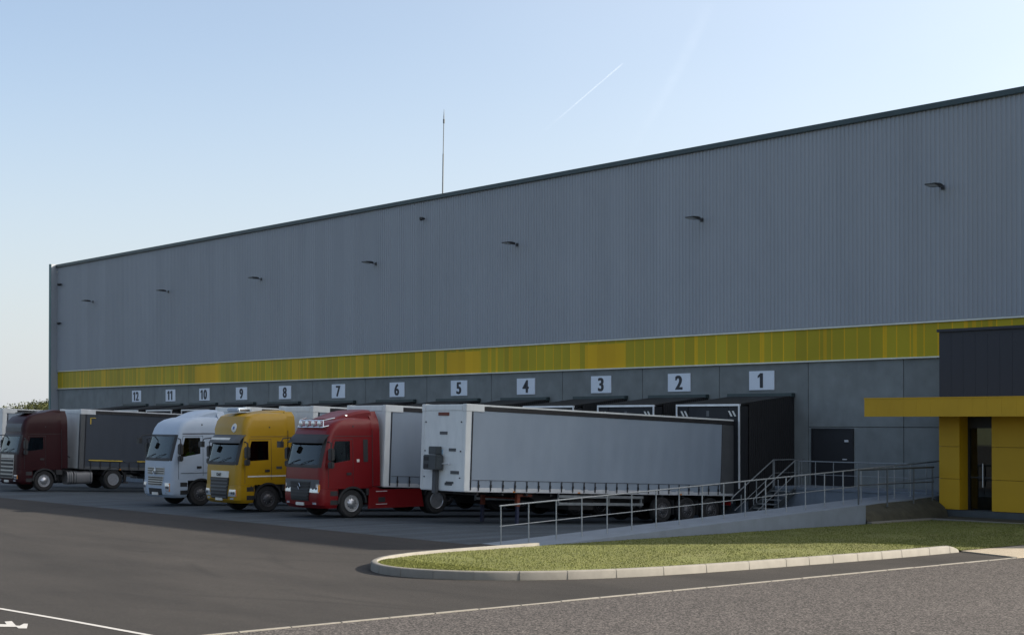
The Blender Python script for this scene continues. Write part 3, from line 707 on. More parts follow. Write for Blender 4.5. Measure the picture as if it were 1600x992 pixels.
# yellow walls: cassettes with shadow gaps
def cass(xa, xb, za, zb, nm='wall_panel'):
    mb = MB(); zs = [za, za + 1.05, za + 2.15, zb]
    for a, b_ in zip(zs[:-1], zs[1:]): mb.box(xa, xb, oy, oy + .12, a + .006, b_ - .006)
    op(mb, nm, M['ochre'], bevel=.006)
cass(x0, x1, .42, 3.62)
xs_ = [x2, x2 + 2.0, -26.5]
for a, b_ in zip(xs_[:-1], xs_[1:]): cass(a + .006, b_ - .006, .42, 3.62)
op(B(x1 - .1, x1, oy + .121, oy + .75, .42, 3.62), 'reveal_panel', M['ochre'])
op(B(x2, x2 + .1, oy + .121, oy + .75, .42, 3.62), 'reveal_panel', M['ochre'])
op(MB().box(x0, x1 - .1, oy + .13, 48.9, .1, 4.3).box(x2 + .1, -26.5, oy + .13, 48.9, .1, 4.3).box(x1 - .1, x2 + .1, 48.2, 48.9, .1, 4.3), 'core_wall', M['navy'], smooth=0)
op(MB().box(x0 + .02, -26.5, oy + .02, oy + .5, 0, .41), 'plinth', M['dsteel'], smooth=0)
# entrance glazing
gl = op(B(x1 + .02, x2 - .02, oy + .52, oy + .54, .46, 3.62), 'entrance_door', M['doorglass'], smooth=0)
gx0, gx1 = x1 - oo.x, x2 - oo.x
fm = MB()
for a in (gx0 + .001, gx1 - .075): fm.box(a, a + .07, .47, .6, .42, 3.2)
fm.box(gx0 + .001, gx1 - .001, .47, .6, 3.2, 3.62); fm.box(gx0 + .001, gx1 - .001, .46, .61, .36, .42); fm.box(gx0 + .07, gx1 - .08, .5, .58, 1.5, 1.55)
fm.build('door_frame', M['door'], gl, bevel=.004)
MB().tube((gx0 + .62, .44, 1.2), (gx0 + .62, .44, 2.0), .018).build('handle', M['alu'], gl)
# reception floor, and pale strips added to stand in for the glass reflection
op(MB().box(x1 - .09, x2 + .09, 46.7, 48.1, .1, .42), 'entrance_floor', M['ramp'], smooth=0)
cc = MB()
for k in range(7): cc.box(x2 - .42 + k * .05, x2 - .385 + k * .05, 47.0 + .02 * (k % 2), 47.02 + .02 * (k % 2), .6, 3.1)
op(cc, 'glass_reflection', M['bulk'], smooth=0)
# canopy
CY = 44.5; cx0 = wall_x(1351, CY)
cn = MB().box(cx0, -26.5, CY, 48.9, 3.62, 4.20)
op(B(cx0 + .02, -26.5, CY + .02, 48.93, 3.60, 4.16), 'canopy', M['ochre'], smooth=0)
cr_ = MB(); xx = cx0
while xx < -26.7:
    cr_.box(xx + .0015, min(xx + .55, -26.5) - .0015, CY - .02, CY + .018, 3.595, 4.2); xx += .55
op(cr_, 'canopy_fascia', M['ochre'], smooth=0)
op(B(cx0 - .02, -26.5, CY - .035, CY + .3, 4.2, 4.245), 'canopy_edge', M['ochre'], bevel=.008)
op(MB().tube((-26.8, 44.85, .1), (-26.8, 44.85, 3.6), .07), 'canopy_post', M['dsteel'])

# ------------------------------------------------------------------ ramp, platform, stairs, railings
rp = empty('access_ramp', (-33.4, 27.6, 0)); tag(rp, 'long pale concrete wheelchair ramp climbing along the lawn to the side door', 'ramp')
ro = Vector(rp.location)
def rpart(mb, name, m, **k):
    mb.v = [(x - ro.x, y - ro.y, z) for x, y, z in mb.v]; return mb.build(name, m, rp, **k)
rpart(MB().prism([(27.1, -.7), (27.1, .015), (27.6, .02), (41.56, rz(41.56)), (41.56, -.7)], -34.2, -32.98, 'x').prism([(41.561, -.7), (41.561, rz(41.561)), (47, rz(47)), (47, -.7)], -34.2, -33.45, 'x'), 'ramp_slab', M['ramp'], smooth=0)
rpart(MB().prism([(27.1, -.3), (27.1, .05), (41.55, rz(41.55) + .09), (41.55, -.3)], -32.975, -32.78, 'x'), 'side_wall', M['ramp'], bevel=.012)
rpart(MB().prism([(27.62, -.8), (27.62, .0), (46.98, rz(46.98) - .02), (46.98, -.8)], -35.28, -34.205, 'x'), 'retaining_block', M['ramp'], smooth=0)
pf = empty('platform', (-38, 48, 0)); tag(pf, 'concrete landing platform in front of the dark side door', 'platform')
MB().box(-3.55, 4.0, -.98, .98, -1.1, .80).build('platform_body', M['ramp'], pf, bevel=.01)
MB().box(-3.58, 4.03, -1.02, .985, .803, .9).build('platform_slab', M['ramp'], pf, bevel=.01)
# steel stairs
st = empty('stairs', (-40.97, 47, 0)); tag(st, 'grey open steel stairs rising to the platform beside dock 1', 'stairs')
NT = 8; run = 2.05; b0 = slope(45)
for k in range(NT):
    y = -run + (k + .5) * run / NT - .02; z = b0 + (k + 1) * (.9 - b0) / (NT + 1)
    B(-.5, .5, y - .13, y + .13, z - .035, z).build('tread', M['steel'], st, bevel=.005)
for sx in (-1, 1):
    MB().prism([(-run - .1, b0 - .02), (-run - .1, b0 + .14), (-.03, .9), (-.03, .66), (-run + .12, b0 - .02)], sx * .53 - .02, sx * .53 + .02, 'x').build('stringer', M['dsteel'], st)
    pts = [(sx * .55, -run - .35, b0 + .82), (sx * .55, -run - .35, b0 + 1.02), (sx * .55, -run - .25, b0 + 1.1), (sx * .55, -.05, 1.92), (sx * .55, .15, 1.92)]
    MB().pipe(pts, .024).build('handrail', M['steel'], st)
    MB().pipe([(sx * .55, -run - .2, b0 + .55), (sx * .55, 0, 1.42)], .016).build('mid_rail', M['steel'], st)
    for t in (.08, .5, .97):
        y = -run * (1 - t); z = b0 + (.9 - b0) * t
        MB().tube((sx * .55, y, z - .05), (sx * .55, y, z + 1.03), .022).build('post', M['steel'], st)
def railing(name, a, b_, hfun, top, posts, lab, m, xline=None, midr=.5, r=.022, cat='railing', extra=None):
    """a,b = (x,y) ends; hfun(t) base height; top = rail height above base (number or fn)"""
    g = empty(name, (a[0], a[1], hfun(0))); tag(g, lab, cat)
    A = Vector((a[0], a[1], 0)); Bv = Vector((b_[0], b_[1], 0)); O = Vector(g.location)
    tf = top if callable(top) else (lambda t: top)
    P = lambda t, z: A.lerp(Bv, t) + Vector((0, 0, z)) - O
    MB().pipe([P(t, hfun(t) + tf(t)) for t in (0, .25, .5, .75, 1)], r).build('handrail', m, g)
    MB().pipe([P(t, hfun(t) + tf(t) * midr) for t in (0, .25, .5, .75, 1)], r * .62).build('mid_rail', m, g)
    for t in posts:
        MB().tube(P(t, hfun(t) - .02), P(t, hfun(t) + tf(t)), r * .9).build('post', m, g)
        MB().box(-.05, .05, -.05, .05, 0, .012).build('foot_plate', m, g, loc=P(t, hfun(t)))
    return g
# the long ramp railing
yA, yB = 27.34, 47.3
pxs = [781, 826, 869, 909, 948.5, 987, 1025, 1061, 1097, 1130.6, 1164, 1196, 1228, 1258, 1288, 1317, 1345, 1372, 1397, 1422, 1447]
ts = [(y_at(p, -34.1) - yA) / (yB - yA) for p in pxs]; ts[0] = 0.002
railing('ramp_railing', (-34.1, yA), (-34.1, yB), lambda t: rz(yA + t * (yB - yA)), 1.12, [t for t in ts if 0 <= t < 1], 'long galvanised railing climbing the ramp in front of the docks', M['steel'], midr=.5)
railing('entrance_railing', (-33.05, y_at(1341, -33.05)), (-33.3, 45.9), lambda t: .60, 1.25, [0.0, .37, .72, .98], 'short level railing with a thicker post between ramp wall and office', M['dsteel'], midr=.6, r=.03)
railing('platform_railing', (-40.3, 47.03), (-35.2, 47.03), lambda t: .9, 1.0, [0.0, .16, .33, .55, .8, 1.0], 'level railing on the landing in front of the dark side door', M['steel'])
railing('side_railing', (-41.6, 47.1), (-41.6, 48.8), lambda t: .9, 1.02, [0.0, .95], 'short railing on the left end of the landing by dock 1', M['steel'])

# ------------------------------------------------------------------ tractor units
def wheel(parent, x, y, r, rimm, side, dual=False, name='wheel'):
    """side=+1: outer face towards +X"""
    w_ = .30 if not dual else .56
    g = MB()
    pr = [(-w_ / 2, r * .58), (-w_ / 2, r * .90), (-w_ / 2 + .03, r * .975), (-w_ / 2 + .07, r)]
    if dual: pr += [(-.05, r), (-.02, r * .9), (.02, r * .9), (.05, r)]
    else:
        pr += [(-.06, r), (-.055, r * .978), (-.04, r * .978), (-.035, r), (.035, r), (.04, r * .978), (.055, r * .978), (.06, r)]
    pr += [(w_ / 2 - .07, r), (w_ / 2 - .03, r * .975), (w_ / 2, r * .90), (w_ / 2, r * .62), (w_ / 2 - .03, r * .57)]
    xc = x - side * w_ / 2
    if side < 0: pr = [(-a, b_) for a, b_ in pr]
    wv = MB().lathe(pr, xc, y, r, 40).build(name, M['tyre'], parent, smooth=35)
    s_ = side
    rim = MB().lathe([(w_ / 2 - .01, r * .60), (w_ / 2 + .005, r * .58), (w_ / 2 - .02, r * .54)] + ([(w_ / 2 - .16, r * .50), (w_ / 2 - .17, r * .30), (w_ / 2 - .10, r * .24), (w_ / 2 - .03, r * .20), (w_ / 2 - .02, r * .05)] if dual else
                      [(w_ / 2 - .05, r * .52), (w_ / 2 - .015, r * .36), (w_ / 2 + .02, r * .27), (w_ / 2 + .05, r * .2), (w_ / 2 + .06, r * .05)]), xc, y, r, 32, sx=s_)
    rim.build('rim', rimm, wv, smooth=35)
    nb_ = MB(); xo = (w_ / 2 - .165 if dual else w_ / 2 - .02)
    for k in range(10):
        t = 2 * math.pi * k / 10
        nb_.tube((xc + s_ * xo, y + r * .335 * math.cos(t), r + r * .335 * math.sin(t)), (xc + s_ * (xo + .035), y + r * .335 * math.cos(t), r + r * .335 * math.sin(t)), .017, 6)
    nb_.build('wheel_nuts', M['blackplastic'] if rimm is M['rim_silver'] else M['rim_silver'], wv, smooth=0)
    hb = MB()
    for k in range(10):   # hand holes
        t = 2 * math.pi * (k + .5) / 10; rr = r * .45
        xh = (w_ / 2 - .158 if dual else w_ / 2 - .03)
        hb.tube((xc + s_ * (xh - .02), y + rr * math.cos(t), r + rr * math.sin(t)), (xc + s_ * (xh + .006), y + rr * math.cos(t), r + rr * math.sin(t)), .026, 8)
    hb.build('hand_holes', M['tyre'], wv, smooth=0)
    return wv

class Cab:
    """front face towards -Y, lateral X, origin on the ground under the front axle"""
    def __init__(s, prof, rear=.92, z0=1.06, rf=.22):
        s.prof = prof; s.rear = rear; s.z0 = z0; s.rf = rf   # prof: list (z, yfront, halfwidth, yrear)
    def at(s, z):
        p = s.prof
        if z <= p[0][0]: return p[0][1:]
        for a, b_ in zip(p[:-1], p[1:]):
            if z <= b_[0]:
                t = (z - a[0]) / (b_[0] - a[0]); return tuple(a[i] + (b_[i] - a[i]) * t for i in (1, 2, 3))
        return p[-1][1:]
    def bow(s, x, hw): return .07 * (x / hw) ** 2     # front face bows back towards the corners
    def ring(s, z, inset=0.0):
        yf, hw, yr = s.at(z); hw -= inset; yf += inset; yr -= inset; rf = max(.05, s.rf - inset)
        pts = []
        n = 8
        for k in range(-6, 7):
            x = (hw - rf) * k / 6; pts.append((x, yf + s.bow(x, hw)))
        bw = s.bow(hw - rf, hw)
        for k in range(1, n + 1):
            t = k / n * math.pi / 2; pts.append((hw - rf + rf * math.sin(t), yf + bw + rf * (1 - math.cos(t))))
        for k in range(1, 9): pts.append((hw, yf + bw + rf + (yr - .08 - (yf + bw + rf)) * k / 8))
        for k in range(1, 4):
            t = k / 3 * math.pi / 2; pts.append((hw - .08 + .08 * math.cos(t), yr - .08 + .08 * math.sin(t)))
        half = pts[6:]
        left = [(-x, y) for x, y in reversed(half[1:])]
        full = left + half
        return [(x, y, z) for x, y in full]
    def yfront(s, x, z):
        yf, hw, yr = s.at(z); ax = abs(x); rf = s.rf
        if ax <= hw - rf: return yf + s.bow(x, hw)
        bw = s.bow(hw - rf, hw); d_ = min(1, (ax - (hw - rf)) / rf)
        return yf + bw + rf * (1 - math.sqrt(max(0, 1 - d_ * d_)))
    def xside(s, y, z):
        yf, hw, yr = s.at(z); rf = s.rf; bw = s.bow(hw - rf, hw); yc = yf + bw + rf
        if y >= yc: return hw
        d_ = min(1, (yc - y) / rf); return hw - rf + rf * math.sqrt(max(0, 1 - d_ * d_))
    def fpatch(s, xl, xr, z0, z1, out=.012, th=.02, nx=14, nz=7):
        """patch on the front; xl,xr numbers or fn(t)"""
        g = []
        for i in range(nz + 1):
            t = i / nz; a = xl(t) if callable(xl) else xl; b_ = xr(t) if callable(xr) else xr
            row = []
            for j in range(nx + 1):
                x = a + (b_ - a) * j / nx
                zz0 = z0(x) if callable(z0) else z0; zz1 = z1(x) if callable(z1) else z1
                z = zz0 + (zz1 - zz0) * t
                row.append(Vector((x, s.yfront(x, z) - out, z)))
            g.append(row)
        return MB().slab(g, Vector((0, th, 0)))
    def spatch(s, side, yl, yr, z0, z1, out=.010, th=.02, ny=8, nz=6):
        g = []
        for i in range(nz + 1):
            t = i / nz; a = yl(t) if callable(yl) else yl; b_ = yr(t) if callable(yr) else yr
            row = []
            for j in range(ny + 1):
                y = a + (b_ - a) * j / ny; zz0 = z0(y) if callable(z0) else z0; zz1 = z1(y) if callable(z1) else z1
                z = zz0 + (zz1 - zz0) * t
                row.append(Vector((side * (s.xside(y, z) + out), y, z)))
            g.append(row)
        return MB().slab(g, Vector((-side * th, 0, 0)))

def boolean(o, cutters):
    for c_ in cutters:
        m = o.modifiers.new('b', 'BOOLEAN'); m.operation = 'DIFFERENCE'; m.solver = 'EXACT'; m.object = c_; m.material_mode = 'TRANSFER'
        bpy.context.view_layer.update()
        me = bpy.data.meshes.new_from_object(o.evaluated_get(bpy.context.evaluated_depsgraph_get()))
        o.modifiers.clear(); o.data = me
    me.polygons.foreach_set('use_smooth', [True] * len(me.polygons)); me.set_sharp_from_angle(angle=R(32))
    for c_ in cutters: bpy.data.objects.remove(c_)

def tractor(name, X, Y, label, P):
    r = empty(name, (X, Y, 0)); tag(r, label, 'truck', 'trucks backed up to the loading docks')
    paint = M[P['paint']]; rim = M[P.get('rim', 'rim_dark')]
    zb, zt = P['ws']       # windscreen bottom / top
    roof = P['roof']; hw = 1.235
    yf = -1.36
    prof = [(1.04, yf - .03, hw, .92), (1.5, yf - .02, hw, .92), (zb, yf, hw - .005, .92), (zt, yf + P.get('rake', .27), hw - .04, .92),
            (zt + .12, yf + P.get('rake', .27) + .05, hw - .045, .92)]
    for dz, dy, dw in P['top']: prof.append((zt + dz, yf + dy, hw - dw, .92))
    C_ = Cab(prof)
    zs = []
    for a, b_ in zip(prof[:-1], prof[1:]):
        n = max(1, int((b_[0] - a[0]) / .12)); zs += [a[0] + (b_[0] - a[0]) * i / n for i in range(n)]
    zs.append(prof[-1][0])
    cab = MB().rings([C_.ring(z) for z in zs]).build('cab', paint, r, smooth=32)
    # hollow it and open the windows
    cin = MB().rings([C_.ring(z, .07) for z in [1.15, zb, zt, zt + .3]]).build('c1', M['interior'], r)
    cw = MB().rings([[(-1.06, -3, zb + .05), (1.06, -3, zb + .05), (1.06, -.9, zb + .05), (-1.06, -.9, zb + .05)], [(-1.0, -3, zt - .05), (1.0, -3, zt - .05), (1.0, -.7, zt - .05), (-1.0, -.7, zt - .05)]]).build('c2', M['interior'], r)
    sz0, sz1 = zb + .07, zt - .10
    y0b, y0t, y1 = -.93, -.70, P.get('win_end', -.02)
    cs = MB().prism([(y0b, sz0), (y1, sz0 + P.get('sill', .12)), (y1, sz1), (y0t, sz1)], -2, 2, 'x').build('c3', M['interior'], r)
    boolean(cab, [cin, cw, cs])
    # glazing
    cab_kids = cab
    C_.fpatch(lambda t: -1.13 + .05 * t, lambda t: 1.13 - .05 * t, zb + .015, zt - .01, .004, .008).build('windscreen', M['glass'], r, smooth=60)
    fr = MB()
    def strip(a): fr.add(a.v, a.f)
    strip(C_.fpatch(-1.14, 1.14, zb - .07, zb + .05, .012, .03)); strip(C_.fpatch(-1.09, 1.09, zt - .05, zt + .03, .012, .03))
    for s_ in (-1, 1): strip(C_.fpatch(lambda t, s_=s_: s_ * (1.17 - .03 * t), lambda t, s_=s_: s_ * (1.05 - .05 * t), zb - .05, zt + .02, .012, .03, nx=3))
    fr.build('windscreen_seal', M['blackplastic'], r, smooth=50)
    # wipers
    wi = MB()
    for xa, xb in ((-.85, -.15), (-.05, .7)):
        za = zb + .02; wi.pipe([(xa, C_.yfront(xa, za) - .04, za), ((xa + xb) / 2, C_.yfront(xa, za + .1) - .05, za + .12), (xb, C_.yfront(xb, za + .2) - .03, za + .19)], .012, 6)
    wi.build('wiper', M['blackplastic'], r)
    for s_ in (1, -1):
        def ylow(t): return y0b + (y0t - y0b) * t
        C_.spatch(s_, ylow, y1, lambda y: sz0 + P.get('sill', .12) * max(0, (y - y0b) / (y1 - y0b)), sz1, -.02, .008).build('side_window', M['sideglass'], r, smooth=60)
        # window rubber and door shut lines
        sl = MB()
        dz0 = P.get('door_bottom', 1.10); de = y1 + .12
        for (ya, za, yb_, zb_) in ((y0b - .07, dz0, y0b - .07, zb), (y0b - .07, zb, y0t - .08, sz1 + .07), (y0t - .08, sz1 + .07, de, sz1 + .07), (de, sz1 + .07, de, dz0 + .12)):
            n = 10; pts = []
            for i in range(n + 1):
                y = ya + (yb_ - ya) * i / n; z = za + (zb_ - za) * i / n; pts.append((s_ * (C_.xside(y, z) + .001), y, z))
            sl.pipe(pts, .008, 4)
        sl.build('door_seam', M['blackplastic'], r)
        rs = MB(); rs.pipe([(s_ * (C_.xside(y_, zt + .07) + .001), y_, zt + .07) for y_ in (-.95, -.7, -.4, 0, .4, .88)], .009, 4).pipe([(s_ * (C_.xside(.88, z_) + .001), .88, z_) for z_ in (1.1, 1.7, 2.3, zt, zt + .3)], .012, 4)
        rs.build('panel_seam', M['blackplastic'], r)
        a = C_.spatch(s_, y1 - .16, y1 + .04, P.get('handle_z', 1.52), P.get('handle_z', 1.52) + .09, .018, .03); a.build('door_handle', M['blackplastic'], r)
        # mirrors on arms
        mo = empty('mirror'); mo.parent = r
        bpy.data.objects.remove(mo)
        mx = s_ * 1.46; my = y0b - .12
        mir = MB().box(mx - .12, mx + .12, my - .06, my + .10, zb + .18, zb + .62).box(mx - .12, mx + .12, my - .06, my + .10, zb - .08, zb + .15).build('mirror', M['blackplastic'], r, bevel=.035)
        MB().pipe([(s_ * 1.2, my + .05, zt - .12), (mx, my + .02, zt - .16), (mx, my + .02, zb + .6)], .025).pipe([(s_ * 1.2, my + .08, zb - .02), (mx, my + .02, zb - .02)], .025).build('mirror_arm', M['blackplastic'], mir)
        MB().box(mx - .09, mx + .09, my + .101, my + .105, zb + .22, zb + .58).build('mirror_glass', M['chrome'], mir)
    # kerb-view mirror at the front
    MB().pipe([(-1.0, C_.yfront(-1.0, zt) - .01, zt + .02), (-1.08, yf - .1, zt - .02), (-1.08, yf - .16, zt - .12)], .02).box(-1.2, -.96, yf - .28, yf - .14, zt - .34, zt - .12).build('front_mirror', M['blackplastic'], r, bevel=.0)
    # interior
    MB().box(-1.05, 1.05, -1.12, -.72, 1.2, zb + .02).build('dashboard', M['interior'], r, bevel=.05)
    for sx in (.62, -.62):
        st_ = MB().box(sx - .26, sx + .26, -.42, .1, 1.42, 1.58).build('seat', M['seat'], r, bevel=.05)
        MB().box(sx - .25, sx + .25, .06, .2, 1.5, 2.25).box(sx - .14, sx + .14, .08, .18, 2.27, 2.5).build('seat_back', M['seat'], st_, bevel=.04)
    wh_ = MB(); ringp = [(.62 + .22 * math.cos(t), -.70 + .22 * math.sin(t) * .8, zb - .02 + .22 * math.sin(t) * .55) for t in [k * math.pi / 12 for k in range(25)]]
    wh_.pipe(ringp, .016, 6); wh_.pipe([(.62, -.7, zb - .02), (.62, -.85, zb - .2)], .025, 6); wh_.build('steering_wheel', M['blackplastic'], r)
    if P.get('curtain'): C_.fpatch(-1.0, 1.0, zb + .05, zt - .05, -.10, .01).build('sun_blind', M[P['curtain']], r)
    # lower nose and bumper
    low = Cab([(.36, yf + .10, 1.18, -.60), (.48, yf - .02, 1.24, -.58), (.75, yf - .06, 1.25, -.56), (1.03, yf - .04, 1.245, -.56)])
    MB().rings([low.ring(z) for z in (.36, .42, .48, .6, .75, .9, 1.035)]).build('bumper', M[P.get('bumper', P['paint'])], r, smooth=32)
    # steps by the door (dark recesses)
    for s_ in (1, -1):
        for za in (.48, .80):
            a = low.spatch(s_, -.93, -.62, za, za + .17, .004, .02); a.build('step', M['blackplastic'], r)
    # grille
    for gp in P['grille']:
        x0_, z0_, z1_ = gp['x'], gp['z'][0], gp['z'][1]
        surf = C_ if z0_ > 1.035 else None
        def yfr(x, z): return C_.yfront(x, z) if z > 1.03 else low.yfront(x, z)
        g = []
        taper = gp.get('taper', 0)
        for i in range(9):
            t = i / 8; z = z0_ + (z1_ - z0_) * t; xx_ = x0_ - taper * (1 - t)
            g.append([Vector((xx_ * (-1 + j / 7), yfr(xx_ * (-1 + j / 7), z) - gp.get('out', .02), z)) for j in range(15)])
        gr = MB().slab(g, Vector((0, .04, 0))).build('grille', M[gp['m']], r, smooth=50)
        nb_ = gp.get('bars', 0)
        if nb_:
            bb = MB()
            for k in range(nb_):
                t = (k + .5) / nb_; z = z0_ + (z1_ - z0_) * t; xx_ = (x0_ - taper * (1 - t)) * .94; h = gp.get('bh', .02)
                gg = [[Vector((xx_ * (-1 + j / 7), yfr(xx_ * (-1 + j / 7), zz) - gp.get('out', .02) - .03, zz)) for j in range(15)] for zz in (z - h, z + h)]
                bb.slab(gg, Vector((0, .03, 0)))
            bb.build('grille_bars', M[gp.get('bm', 'silvergrille')], gr, smooth=50)
    yfr = lambda x, z: (C_.yfront(x, z) if z > 1.03 else low.yfront(x, z))
    # headlights wrap round the corners
    hx0, hx1, hz0, hz1 = P['lamp']
    for s_ in (1, -1):
        g = []
        for i in range(5):
            t = i / 4; z = hz0 + (hz1 - hz0) * t; row = []
            xa = hx0 + P.get('lamp_skew', .08) * (1 - t)
            for j in range(9):
                x = s_ * (xa + (hx1 - xa) * j / 8); row.append(Vector((x, yfr(x, z) - .016, z)))
            g.append(row)
        hl = MB().slab(g, Vector((0, .05, 0))).build('headlight', M['lampglass'], r, smooth=50)
        for i_, (fx, rr) in enumerate(((.3, .045), (.66, .05))):
            x = s_ * (hx0 + (hx1 - hx0) * fx + .04); z = (hz0 + hz1) / 2; y = yfr(x, z) - .03
            MB().rings([[(x + rr * k_ * math.cos(t), y + dy_, z + rr * k_ * math.sin(t)) for t in [q_ * math.pi / 8 for q_ in range(16)]] for k_, dy_ in ((1, .03), (1, 0), (.8, -.01), (.3, -.014))]).build('lens', M['greyplastic'], hl)
        MB().slab([[Vector((s_ * (hx1 - .03 + .05 * j), yfr(s_ * (hx1 - .03 + .05 * j), zz) - .02, zz)) for j in range(2)] for zz in (hz0 + .02, hz1 - .02)], Vector((0, .04, 0))).build('indicator', M['amber'], hl)
        fx0 = .78; fz = .50
        MB().slab([[Vector((s_ * (fx0 + .04 * j), low.yfront(s_ * (fx0 + .04 * j), zz) - .012, zz)) for j in range(6)] for zz in (fz, fz + .07)], Vector((0, .03, 0))).build('fog_lamp', M['lampglass'], r)
    # number plate
    y = low.yfront(0, .5) - .03
    B(-.26, .26, y - .012, y + .03, .45, .56).build('number_plate', M['plate'], r, bevel=.004)
    # emblem
    if P.get('emblem'):
        ez = P['emblem_z']; ey = yfr(0, ez) - .06; em = MB()
        if P['emblem'] == 'star':
            ring_ = [(.13 * math.cos(t), ey, ez + .13 * math.sin(t)) for t in [k * math.pi / 12 for k in range(25)]]
            em.pipe(ring_, .013, 6)
            for k in range(3):
                t = math.pi / 2 + k * 2 * math.pi / 3; em.tube((0, ey, ez), (.125 * math.cos(t), ey, ez + .125 * math.sin(t)), .022, 6, .005)
            em.build('emblem', M['chrome'], r)
        elif P['emblem'] == 'diamond':
            em.pipe([(0, ey, ez + .12), (.075, ey, ez), (0, ey, ez - .12), (-.075, ey, ez), (0, ey, ez + .12)], .016, 6); em.build('emblem', M['chrome'], r)
        else:
            me = text_obj('lettering', P['emblem'], .16, M['dsteel'], (0, ey + .015, ez), r, 1.1, .004)
    # sun visor
    if P.get('visor'):
        v = P['visor']; vm_ = M[v['m']]
        g = []
        for i in range(5):
            t = i / 4; z = zt + .13 - .30 * t
            g.append([Vector((x, C_.yfront(x, max(z, zt - .1)) - .03 - .16 * math.sin(t * math.pi * .5), z)) for x in [(-1.17 + 2.34 * j / 14) for j in range(15)]])
        vz = MB().slab(g, Vector((0, .012, .012))).build('sun_visor', vm_, r, smooth=50)
        if v.get('stripe'):
            g = [[Vector((x, C_.yfront(x, zt) - .03 - .16 * math.sin(t * math.pi * .5) - .012, zt + .13 - .30 * t)) for x in [(-.95 + 1.5 * j / 14) for j in range(15)]] for t in (.35, .55, .7)]
            MB().slab(g, Vector((0, .006, .006))).build('visor_stripe', M['plate'], vz, smooth=50)
    # roof deflector and side fairings
    if P.get('deflector'):
        d_ = P['deflector']; top = prof[-1][0]; rr = []
        for t in (0, .15, .35, .6, .85, 1):
            y = d_['y0'] + (.95 - d_['y0']) * t; z = top - .06 + (d_['h'] + .06) * math.sin(t * math.pi / 2); w_ = d_['w'] * (.80 + .2 * t)
            rr.append([(-w_, y, top - .25), (-w_ * .99, y, z - .10), (-w_ * .9, y, z - .02), (-w_ * .6, y, z), (0, y, z + .012), (w_ * .6, y, z), (w_ * .9, y, z - .02), (w_ * .99, y, z - .10), (w_, y, top - .25)])
        MB().rings(rr).build('roof_deflector', paint, r, smooth=40)
    for s_ in (1, -1):
        ht = prof[-1][0] + (P['deflector']['h'] if P.get('deflector') else 0) - .06
        MB().rings([[(s_ * (hh - .004), .86, z), (s_ * (hh - .004), 1.20, z), (s_ * (hh - .05), 1.22, z), (s_ * (hh - .06), .86, z)] for z, hh in [(1.1, hw)] + [(p_[0], p_[2]) for p_ in prof[2:-2]] + [(ht, prof[-2][2] - .12)]]).build('side_fairing', M[P.get('fairing', P['paint'])], r, smooth=30)
    # wheel arches
    for s_ in (1, -1):
        n = 16; o_ = []; 
        for xa in (s_ * .88, s_ * 1.262):
            o_.append([(xa, .62 * math.cos(t), .52 + .60 * math.sin(t)) for t in [math.pi * (k / n) for k in range(n + 1)]] + [(xa, .55 * math.cos(t), .52 + .53 * math.sin(t)) for t in [math.pi * (1 - k / n) for k in range(n + 1)]])
        MB().rings(o_).build('wheel_arch', M[P.get('arch', 'blackplastic')], r, smooth=40)
        # filler behind the wheel up to cab line
        MB().box(s_ * 1.18 - .05, s_ * 1.18 + .05, .60, .93, .78, 1.03).build('mud_wing', M[P.get('arch', 'blackplastic')], r, bevel=.01)
        wheel(r, s_ * 1.2, 0, .51, rim, s_)
        wheel(r, s_ * 1.22, P['wb'], .50, rim, s_, dual=True)
        o_ = []
        for xa in (s_ * .66, s_ * 1.26):
            o_.append([(xa, P['wb'] + .63 * math.cos(t), .50 + .62 * math.sin(t)) for t in [math.pi * (.12 + .76 * k / n) for k in range(n + 1)]] + [(xa, P['wb'] + .60 * math.cos(t), .50 + .59 * math.sin(t)) for t in [math.pi * (.88 - .76 * k / n) for k in range(n + 1)]])
        MB().rings(o_).build('rear_fender', M['blackplastic'], r, smooth=40)
        if P.get('skirt'):
            sk = MB().prism([(.68, .30), (P['wb'] - .60, .30), (P['wb'] - .72, .96), (1.25, .98), (1.02, 1.08), (.72, 1.08)], s_ * 1.19, s_ * 1.235, 'x').build('side_skirt', paint, r, bevel=.01)
            MB().box(s_ * 1.215 - .025, s_ * 1.215 + .025, 1.12, 1.42, .52, .70).build('vent', M['blackplastic'], sk)
            MB().box(s_ * 1.215 - .028, s_ * 1.215 + .028, 1.02, 1.5, .90, .925).box(s_ * 1.215 - .028, s_ * 1.215 + .028, 1.02, 1.5, .44, .46).build('bright_strip', M['alu'], sk)
        else:
            for a, b_ in P.get('tanks', ((.95, 1.35), (1.42, 2.1))):
                rr = []
                for yy_ in (a, b_):
                    rr.append([(s_ * (.88 + .33 * math.copysign(abs(math.cos(t)) ** .55, math.cos(t))), yy_, .62 + .32 * math.copysign(abs(math.sin(t)) ** .55, math.sin(t))) for t in [k * math.pi / 10 for k in range(20)]])
                tk = MB().rings(rr).build('fuel_tank', mat('worn_tank_metal', (.17, .17, .175), .5, .3) if P.get('bright_tank') else M['greyplastic'], r, smooth=40)
                for yy_ in (a + .1, b_ - .1):
                    MB().rings([[(x_ + (x_ - s_ * .88) * .02, yy_ + dy_, .62 + (z_ - .62) * 1.03) for x_, _, z_ in rr[0]] for dy_ in (-.02, .02)]).build('tank_strap', M['dsteel'], tk)
    # chassis
    ch = MB().box(-.42, -.34, -.6, P['wb'] + .95, .75, 1.0).box(.34, .42, -.6, P['wb'] + .95, .75, 1.0).box(-.34, .34, -.4, .6, .5, 1.0).box(-1.0, 1.0, -.08, .08, .44, .58).box(-1.0, 1.0, P['wb'] - .1, P['wb'] + .1, .4, .6)
    ch.build('chassis', M['chassis'], r, smooth=0)
